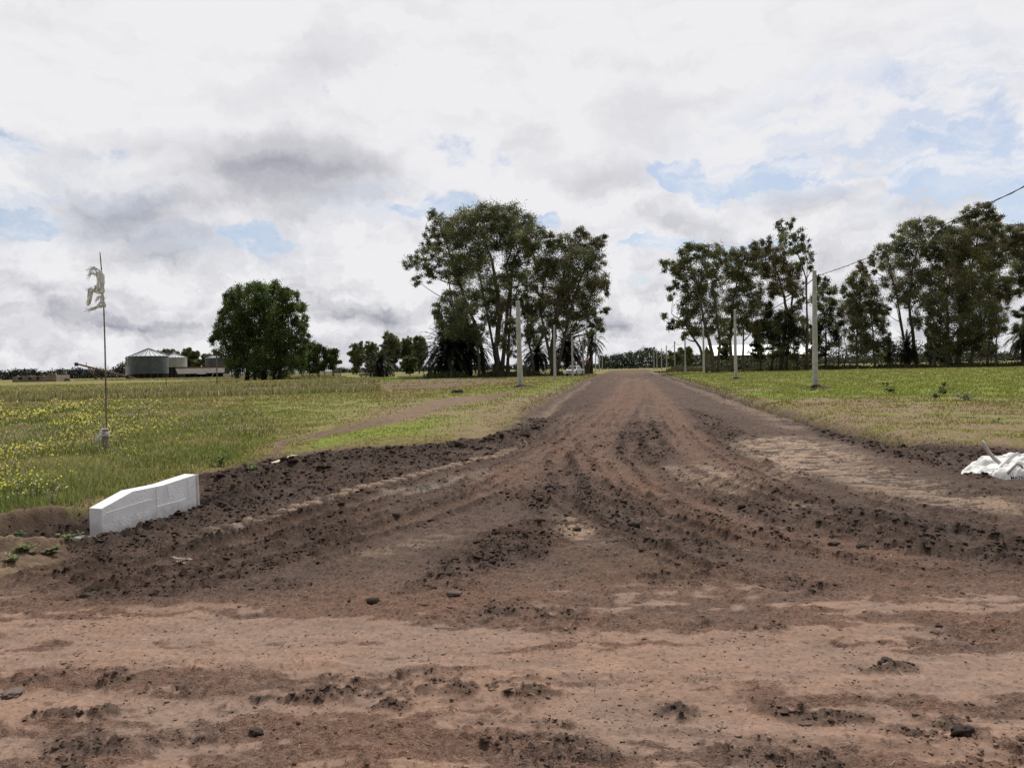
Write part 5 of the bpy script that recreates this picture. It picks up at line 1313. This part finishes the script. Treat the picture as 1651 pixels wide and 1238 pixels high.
# ------------------------------------------------------------------ weeds
def weed(px, py, h, sp, nl, colr, label, name='weed_plant', ls=.05, group=None, flowers=False):
    p = G(px, py); z = hz(p[0], p[1]); root = empty(name, (p[0], p[1], z), label, 'weed', group)
    st = MB(); V = []; Cs = []
    nst = max(3, nl // 12)
    for s_ in range(nst):
        a = rng.uniform(0, 6.28); tip = np.array([math.cos(a) * sp * rng.uniform(.3, 1), math.sin(a) * sp * rng.uniform(.3, 1), h * rng.uniform(.5, 1)])
        pts = [np.array([0, 0, -.02]), tip * .5 + np.array([0, 0, h * .12]), tip]; st.tube(pts, [.004, .003, .0015], 4)
        for k in range(nl // nst):
            t = rng.uniform(.15, 1); q = pts[0] * (1 - t) ** 2 + 2 * pts[1] * t * (1 - t) + tip * t * t
            d = rng.normal(0, 1, 3); d[2] = abs(d[2]) * .3; d /= np.linalg.norm(d); L_ = ls * rng.uniform(.6, 1.4)
            sd_ = np.cross(d, [0, 0, 1.0]); sd_ /= np.linalg.norm(sd_) + 1e-6; w = L_ * .32
            c = pal(1, colr)[0]; dn = np.array([0, 0, -L_ * .15])
            V += [q, q + d * L_ * .55 + sd_ * w, q + d * L_ + dn, q + d * L_ * .55 - sd_ * w]; Cs += [c] * 4
    npmesh('leaves', np.array(V), np.arange(len(V)).reshape(-1, 4), M['leaf'], np.array(Cs), root)
    st.build('stems', mat_stem, root)
mat_stem = mat('stem_mat', (.12, .13, .05), .8)
GW = [(.10, .15, .04), (.14, .19, .06), (.08, .12, .03)]; PW = [(.26, .26, .14), (.20, .22, .10), (.14, .17, .06)]
weed(92, 872, .17, .16, 170, GW, 'leafy green weed at the left mouth of the trench')
weed(55, 872, .16, .16, 140, GW, 'leafy green weed left of the one at the trench mouth')
weed(75, 898, .05, .22, 130, PW, 'flat pale green weed on the bare soil below the trench')
weed(38, 905, .05, .14, 70, PW, 'small flat pale weed at the left edge near the dirt road')
weed(108, 885, .06, .14, 60, PW, 'small pale weed beside the headwall footing')
for k, (qx, qy, qs) in enumerate(((70, 882, .10), (118, 862, .12), (20, 918, .08), (30, 868, .10))):
    weed(qx, qy, qs, qs * 1.1, 70, (PW, GW, PW, GW)[k], ('pale low weed between the trench weeds and the flat one', 'green weed touching the left end of the headwall', 'tiny weed nearest the dirt road at the left edge', 'green weed at the far left rim of the trench')[k], ls=.04)
weed(10, 884, .05, .12, 60, GW, 'low green weed at the left frame edge')
weed(408, 771, .07, .12, 160, GW, 'green grass tuft growing on the berm right of the headwall', 'grass_tuft', .06)
weed(88, 840, .30, .10, 40, [(.30, .27, .18)], 'dry branching weed with whitish tips above the trench')
weed(292, 908, .05, .07, 18, [(.45, .40, .32)], 'bleached dry twig sprig on the dark soil below the headwall', 'dry_twig')
weed(1438, 640, .45, .35, 70, [(.045, .06, .02)], 'dark green weed clump in the right field, left one of three', ls=.2)
weed(1522, 640, .5, .45, 80, [(.05, .07, .025)], 'dark green weed clump in the right field, middle one of three', ls=.2)
weed(1507, 647, .35, .4, 60, [(.10, .12, .04)], 'light weed clump in the right field just below the middle dark one', ls=.18)
weed(1556, 650, .3, .55, 80, [(.20, .22, .12)], 'pale leaved weed clump in the right field, right one of three', ls=.18)
weed(1605, 688, .12, .25, 50, GW, 'small green weed on the bare strip before the right field', ls=.08)
weed(355, 752, .22, .16, 90, [(.12, .17, .05)], 'bright green leafy clump at the meadow corner above the berm', 'weed_plant', .07)

# ------------------------------------------------------------------ farm buildings on the left
def silo(px0, px1, yeave, ypeak, ybot, Y, label, body='galv', legs=True, doors=False, ladder=False):
    cx = (px0 + px1) / 2; c = P(cx, yeave, Y); R_ = (px1 - px0) / 2 * Y / F; ze = c[2]; zp = P(cx, ypeak, Y)[2]; zb = max(P(cx, ybot, Y)[2], .1)
    root = empty('grain_silo', (c[0], Y, 0), label, 'silo', 'grain silos')
    b = MB(); prof = []
    z = zb; 
    while z < ze: prof += [(R_, z), (R_ - .05, min(z + .28, ze))]; z += .45
    prof.append((R_, ze)); b.lathe((0, 0, 0), prof, 40); b.build('tank', M[body], root, smooth=False)
    r = MB(); r.lathe((0, 0, 0), [(R_ + .15, ze + .01), (R_ * .12, zp - .35), (R_ * .12, zp), (.05, zp + .12)], 40)
    r.build('roof', M['roofm'], root)
    rb = MB()
    for k in range(24):
        a = 2 * math.pi * k / 24; ca, sa = math.cos(a), math.sin(a)
        rb.tube([((R_ + .18) * ca, (R_ + .18) * sa, ze + .05), (R_ * .13 * ca, R_ * .13 * sa, zp - .28)], .10, 4)
    rb.build('roof_ribs', M['galv'], root)
    if legs:
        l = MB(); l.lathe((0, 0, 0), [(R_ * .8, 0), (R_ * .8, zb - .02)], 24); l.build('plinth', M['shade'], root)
        for k in range(18):
            a = 2 * math.pi * k / 18; q = MB(); q.box((R_ * .96 * math.cos(a), R_ * .96 * math.sin(a), zb / 2), (.3, .3, zb), a); q.build('leg', M['darkm'], root)
    if ladder:
        l = MB(); x = -R_ * .98
        for dx in (-.5, .5): l.tube([(x - .3 + dx, -R_ * .35, ze + .1), (x - .3 + dx, -R_ * .35, ze - 3.6)], .10, 4)
        for k in range(4): l.tube([(x - .8, -R_ * .35, ze - k * 1.15), (x + .2, -R_ * .35, ze - k * 1.15)], .09, 4)
        l.build('ladder', M['darkm'], root)
silo(203.5, 232, 577.5, 570, 612, 318, 'pale full height silo at the left, half behind the front one', 'galv_l', False)
silo(211, 269, 574.5, 561.5, 602.5, 300, 'front and largest dark silo on short legs', ladder=True)
silo(262, 300, 576.5, 568, 592, 322, 'medium silo with bright roof right of the front one', 'galv_l')
silo(240, 273, 573.5, 565.5, 600, 345, 'silo mostly hidden behind the front one, roof edge showing', 'galv_l')
silo(332, 373, 577, 569, 600, 306, 'silo at the right, half covered by the round poplar')
def shed():
    Y = 290; a = P(272, 612, Y); b = P(362, 610, Y)
    root = empty('open_shed', ((a[0] + b[0]) / 2, Y, 0), 'low open shed with rusty brown sheet roof between the silos', 'shed')
    cx = (a[0] + b[0]) / 2; W2 = (b[0] - a[0]) / 2
    zr = P(300, 593.5, Y + 5)[2]; ze = P(300, 602.5, Y)[2]
    m1 = MB(); m1.add([(-W2 + 3.5, 0, ze), (W2, 0, ze + .2), (W2 - 2, 6, zr), (-W2, 6, zr), (-W2 + 3.5, 0, ze - .15), (W2, 0, ze + .05), (W2 - 2, 6, zr - .15), (-W2, 6, zr - .15)], [(0, 1, 2, 3), (7, 6, 5, 4), (0, 4, 5, 1), (1, 5, 6, 2), (2, 6, 7, 3), (3, 7, 4, 0)]); m1.build('front_roof', M['rustlight'], root)
    m1 = MB(); m1.add([(-W2, 6.05, zr + .05), (W2 - 2, 6.05, zr + .05), (W2 - 2, 12, ze + .4), (-W2, 12, ze + .4), (-W2, 6.05, zr + .5), (W2 - 2, 6.05, zr + .5)], [(0, 1, 2, 3), (0, 4, 5, 1)]); m1.build('rear_roof', M['rust'], root)
    for k in range(9):
        p = MB(); p.box((-W2 + 3.6 + (2 * W2 - 4) * k / 8, .3, ze / 2 - .1), (.22, .22, ze - .2)); p.build('post', M['darkm'], root)
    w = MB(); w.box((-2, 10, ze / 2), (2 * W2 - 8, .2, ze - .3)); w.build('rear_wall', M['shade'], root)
shed()
def auger():
    Y = 285; a = P(123, 586.5, Y); b = P(220, 611, Y); m_ = P(138, 591, Y)
    b0 = np.array([(a[0] + b[0]) / 2, Y, 0]); root = empty('grain_auger', b0, 'long rusty grain auger tube slanting up to the left of the silos', 'auger')
    t = MB(); t.tube([a, b], .33, 8); t.build('tube', M['rust'], root, local=b0)
    h = MB(); h.box((a[0], a[1], a[2] - .2), (1.0, .8, 1.3)); h.build('spout', M['darkm'], root, local=b0)
    for x1, y1 in ((157, 615), (167, 612)):
        s = MB(); e = P(x1, y1, Y - 1); e[2] = .4; s.tube([P(139, 589, Y - 1), e], .14, 6); s.build('support_leg', M['rust'], root, local=b0)
    s = MB(); s.tube([P(153, 606, Y - 1), P(160, 607, Y - 1)], .1, 5); s.tube([P(139, 584, Y - 1), P(139, 592, Y - 1)], .12, 5); s.build('brace', M['rust'], root, local=b0)
    for dx in (-1.1, 1.1):
        w = MB(); q = P(159, 614.5, Y - 1); w.tube([(q[0] + dx, Y - 1.2, .4), (q[0] + dx, Y - .8, .4)], .45, 12); w.build('wheel', M['tyre'], root, local=b0)
    w = MB(); q = P(206, 609, Y); w.box((q[0], Y, .9), (1.2, .8, 1.7)); w.build('hopper', M['darkm'], root, local=b0)
auger()
def ruin():
    Y = 245; a = P(20, 615, Y); b = P(91, 614, Y); W_ = b[0] - a[0]; zt = P(50, 606, Y)[2]
    root = empty('ruined_building', ((a[0] + b[0]) / 2, Y, 0), 'low roofless ruined building in the far left meadow', 'ruin')
    w = MB(); prof = [(-W_ / 2, 0)]; 
    for k in range(15): prof.append((-W_ / 2 + W_ * .8 * k / 14, zt + rng.uniform(-.3, .25)))
    prof += [(W_ / 2 - W_ * .2, zt + .6), (W_ / 2 - .3, zt + .7), (W_ / 2, zt + .1), (W_ / 2, 0)]
    n = len(prof); vs = [(x, 0, z) for x, z in prof] + [(x, .5, z) for x, z in prof]
    w.add(vs, [tuple(range(n)), tuple(range(2 * n - 1, n - 1, -1))] + [(i, n + i, n + (i + 1) % n, (i + 1) % n) for i in range(n)]); w.build('front_wall', M['ruin'], root)
    w = MB(); w.box((-W_ / 2 + .3, 4, zt / 2 - .1), (.5, 7, zt)); w.box((W_ / 2 - .3, 4, zt / 2), (.5, 7, zt + .3)); w.box((0, 7.4, zt / 2 - .2), (W_, .4, zt - .3)); w.build('rear_walls', M['ruin'], root)
    for x, z, dx, dz in ((-W_ * .32, 1.3, 1.3, .8), (W_ * .08, zt - .8, .9, .9), (-W_ * .1, 1.2, .8, .7)):
        o = MB(); o.box((x, -.02, z), (dx, .1, dz)); o.build('window_opening', M['shade'], root)
    bsh = P(107, 613, 250); r2 = empty('brick_stub', (bsh[0], 250, 0), 'small broken wall stub right of the ruined building', 'ruin')
    o = MB(); o.box((0, 0, .5), (3.2, .6, 1.1), taper=.7); o.build('wall', M['ruin'], r2)
ruin()
def farm_fence():
    Y = 255; a = P(360, 610, Y); b = P(394, 609, Y)
    root = empty('board_fence', a * [1, 1, 0], 'pale vertical board fence between the shed and the round poplar', 'fence')
    n = 17; L_ = b[0] - a[0]; z = P(375, 602, Y)[2]
    w = MB()
    for k in range(n): w.box((L_ * k / n + .2, 0, z / 2 + rng.uniform(-.1, .1)), (L_ / n * .82, .08, z))
    w.build('boards', M['whitewash'], root)
    r_ = MB(); r_.box((L_ / 2, .1, z * .7), (L_, .08, .15)); r_.box((L_ / 2, .1, z * .3), (L_, .08, .15)); r_.build('rails', M['wood'], root)
    # slatted corral right of the poplar
    Y = 205; a = P(486, 602, Y); b = P(549, 602, Y); L_ = b[0] - a[0]; z = P(520, 593, Y)[2]
    root = empty('slatted_corral', a * [1, 1, 0], 'long grey slatted corral fence right of the round poplar', 'fence')
    w = MB()
    for k in range(46): w.box((L_ * k / 46, 0, (z - .5 + .5 * min(1, k / 30)) / 2), (.10, .06, z - .5 + .5 * min(1, k / 30)))
    w.build('slats', M['wood'], root)
    r_ = MB()
    for q in (.25, .6, .92): r_.tube([(0, .08, (z - .5) * q), (L_, .08, z * q)], .05, 4)
    r_.build('rails', M['wood'], root)
    for k in range(6):
        p = MB(); p.box((L_ * k / 5, .15, z / 2), (.2, .2, z)); p.build('post', M['wood'], root)
farm_fence()
for px, yt, yb, Y, r_, lab in ((268, 608, 626, 90, .05, 'thin dark metal stake in the meadow below the front silo'), (350, 572, 622, 105, .08, 'tall thin timber post in the far meadow beside the shed'),
                               (582, 602, 607, 190, .10, 'short post left of the water trough in the left field'), (636, 602, 607, 190, .10, 'short post right of the lone squat palm'), (1077, 587, 601, 165, .06, 'thin stick beside the far right verge'), (981, 591, 597, 300, .12, 'small dark stump marker at the left end of the road')):
    p = P(px, yb, Y); zt = P(px, yt, Y)[2]; root = empty('field_post', (p[0], Y, 0), lab, 'post'); m_ = MB(); m_.tube([(0, 0, -.2), (.02, 0, zt * .5), (0, 0, zt)], [r_ * 1.1, r_, r_ * .9], 6); m_.build('shaft', M['wood'], root)
    if px == 350: m_ = MB(); m_.tube([(0, 0, zt * .55), (-1.5, 0, 0)], .035, 5); m_.build('stay', M['plank'], root)
def trough():
    Y = 190; p = P(590, 606, Y); root = empty('water_trough', (p[0], Y, 0), 'small grey water trough on legs left of the lone palm', 'trough')
    a = MB(); a.prism([(-.7, .35), (.7, .35), (.9, 1.1), (-.9, 1.1)], -1.6, 1.6); a.build('basin', M['concrete'], root)
    for sx in (-1.2, 1.2): q = MB(); q.box((sx, 0, .18), (.25, 1.1, .36)); q.build('leg', M['concrete'], root)
trough()

# ------------------------------------------------------------------ long low house in the right grove
def house():
    Y = 195; a = P(1148, 595, Y); b = P(1322, 590, Y); L_ = b[0] - a[0]
    ze = P(1230, 572, Y)[2]; zr = P(1230, 562.5, Y)[2] + .3
    root = empty('long_house', ((a[0] + b[0]) / 2, Y, 0), 'long low brown house with pale metal roof behind the right grove', 'house')
    w = MB(); w.box((0, 5, ze / 2), (L_ - 1, 9, ze)); w.build('wall', M['house'], root)
    r_ = MB(); r_.prism([(-.6, ze + .02), (5, zr + .9), (10.6, ze + .02), (10.6, ze - .12), (5, zr + .75), (-.6, ze - .12)], -L_ / 2, L_ / 2); r_.build('roof', M['houseroof'], root)
    for k in range(9):
        x = -L_ / 2 + 2 + (L_ - 4) * k / 8; m_ = MB(); m_.box((x, .47, 1.5), (1.2, .08, 1.1)); m_.build('window', M['glass'], root)
    for k in range(7):
        x = -L_ / 2 + 1 + (L_ - 2) * k / 6; m_ = MB(); m_.box((x, -.5, ze / 2 - .1), (.15, .15, ze - .2)); m_.build('porch_post', M['wood'], root)
house()

# ------------------------------------------------------------------ orange capped pillar
def pillar():
    Y = 168; p = P(948, 597, Y); zt = P(948, 584, Y)[2]
    root = empty('brick_pillar', (p[0], Y, 0), 'dark brick oven or pillar with orange tiled cap beyond the pickup', 'pillar')
    b = MB(); b.box((0, 0, zt * .44), (.95, .9, zt * .88)); b.build('shaft', M['brick'], root)
    r_ = MB(); r_.prism([(-.6, zt * .88 + .005), (.6, zt * .88 + .005), (.62, zt * .92), (0, zt * 1.18), (-.62, zt * .92)], -.65, .65); r_.build('tiled_cap', M['orange'], root)
    c = MB(); c.box((.25, .1, zt * 1.2), (.3, .3, zt * .35)); c.build('chimney', M['brick'], root)
pillar()

# ------------------------------------------------------------------ pickup truck
def pickup():
    Y = 131; p = P(926.5, 606, Y)
    root = empty('pickup_truck', (p[0], Y, hz(p[0], 131) - .02), 'white double cab pickup parked under the left eucalyptus group', 'pickup')
    # local: x forward, y left, z up ; length 5.2
    def prof(pr, y0, y1, name, m_, par=root, bev=.04):
        mb = MB(); n = len(pr); vs = [(x, y0, z) for x, z in pr] + [(x, y1, z) for x, z in pr]
        mb.add(vs, [tuple(range(n)), tuple(range(2 * n - 1, n - 1, -1))] + [(i, n + i, n + (i + 1) % n, (i + 1) % n) for i in range(n)])
        return mb.build(name, m_, par, bevel=bev)
    def arch(cx, r=.44, n=7): return [(cx + r * math.cos(a), .42 + r * math.sin(a)) for a in np.linspace(math.pi, 0, n)]
    body = [(-2.6, .55), (-2.6, 1.08), (-1.1, 1.10), (1.2, 1.14), (2.2, 1.02), (2.52, .92), (2.6, .6), (2.55, .36), (2.1, .36)] + [(x, max(z, .36)) for x, z in reversed(arch(1.62))] + [(1.1, .36), (-1.1, .36)] + [(x, max(z, .36)) for x, z in reversed(arch(-1.55))] + [(-2.05, .45)]
    prof(body, -.92, .92, 'body', M['paint'])
    cab = [(-1.05, 1.08), (-.85, 1.62), (-.55, 1.76), (.45, 1.76), (.75, 1.68), (1.35, 1.13)]
    def capp(pr, name, m_, w0, w1, zb=1.08, zt=1.76):
        mb = MB(); n = len(pr); f = lambda z: w0 + (w1 - w0) * (z - zb) / (zt - zb)
        vs = [(x, -f(z), z) for x, z in pr] + [(x, f(z), z) for x, z in pr]
        mb.add(vs, [tuple(range(n)), tuple(range(2 * n - 1, n - 1, -1))] + [(i, n + i, n + (i + 1) % n, (i + 1) % n) for i in range(n)]); return mb.build(name, m_, root, bevel=.04)
    capp(cab, 'cab', M['paint'], .86, .68)
    ws = MB(); ws.add([(1.33, -.74, 1.18), (1.33, .74, 1.18), (.80, .64, 1.67), (.80, -.64, 1.67), (1.30, -.74, 1.17), (1.30, .74, 1.17), (.77, .64, 1.66), (.77, -.64, 1.66)], [(0, 1, 2, 3), (7, 6, 5, 4), (0, 4, 5, 1), (3, 2, 6, 7), (0, 3, 7, 4), (1, 5, 6, 2)])
    for v in range(len(ws.v)): x, y, z = ws.v[v]; ws.v[v] = (x + .03, y, z + .03)
    ws.build('windscreen', M['glass'], root)
    for sg in (-1, 1):
        for q in ([(1.0, 1.18), (.68, 1.62), (.15, 1.66), (.12, 1.16)], [(.02, 1.16), (.05, 1.66), (-.5, 1.64), (-.78, 1.18)]):
            f = lambda z: .86 + (.68 - .86) * (z - 1.08) / .68
            w = MB(); w.add([(x, sg * (f(z) + .012), z) for x, z in q] + [(x, sg * (f(z) - .02), z) for x, z in q], [(0, 1, 2, 3), (7, 6, 5, 4), (0, 4, 5, 1), (1, 5, 6, 2), (2, 6, 7, 3), (3, 7, 4, 0)]); w.build('side_window', M['glass'], root)
        for cx in (1.62, -1.55):
            w = MB(); w.tube([(cx, sg * .68, .40), (cx, sg * .94, .40)], .385, 20); wo = w.build('wheel', M['tyre'], root, bevel=.02)
            r_ = MB(); r_.tube([(cx, sg * .90, .40), (cx, sg * .955, .40)], .23, 12); r_.build('rim', M['rim'], wo)
        h = MB(); h.box((2.46, sg * .70, .90), (.16, .36, .16)); h.build('headlight', M['lamp'], root, bevel=.02)
        mi = MB(); mi.box((1.0, sg * 1.0, 1.22), (.12, .22, .16)); mi.build('mirror', M['paint'], root, bevel=.02)
        d = MB(); d.box((-.25, sg * .93, .78), (.03, .02, .55)); d.box((.35, sg * .935, .98), (.16, .02, .03)); d.build('door_trim', M['darkm'], root)
    g = MB(); g.box((2.57, 0, .80), (.08, 1.0, .20)); g.build('grille', M['darkm'], root)
    g = MB(); g.box((2.62, 0, .56), (.14, 1.7, .18)); g.build('front_bumper', M['paint'], root, bevel=.03)
    g = MB(); g.box((2.56, 0, .42), (.10, 1.3, .10)); g.build('air_intake', M['darkm'], root)
    g = MB(); g.box((2.70, 0, .57), (.02, .42, .14)); g.build('number_plate', M['plate'], root)
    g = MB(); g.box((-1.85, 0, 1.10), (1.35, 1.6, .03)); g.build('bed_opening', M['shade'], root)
    for sg in (-1, 1):
        g = MB(); g.box((-1.85, sg * .86, 1.15), (1.5, .07, .09)); g.build('bed_rail', M['paint'], root, bevel=.02)
    g = MB(); g.box((-1.0, 0, 1.32), (.05, 1.4, .45)); g.build('rear_glass', M['glass'], root)
    root.rotation_euler = (0, 0, math.radians(-90 - 24))
pickup()
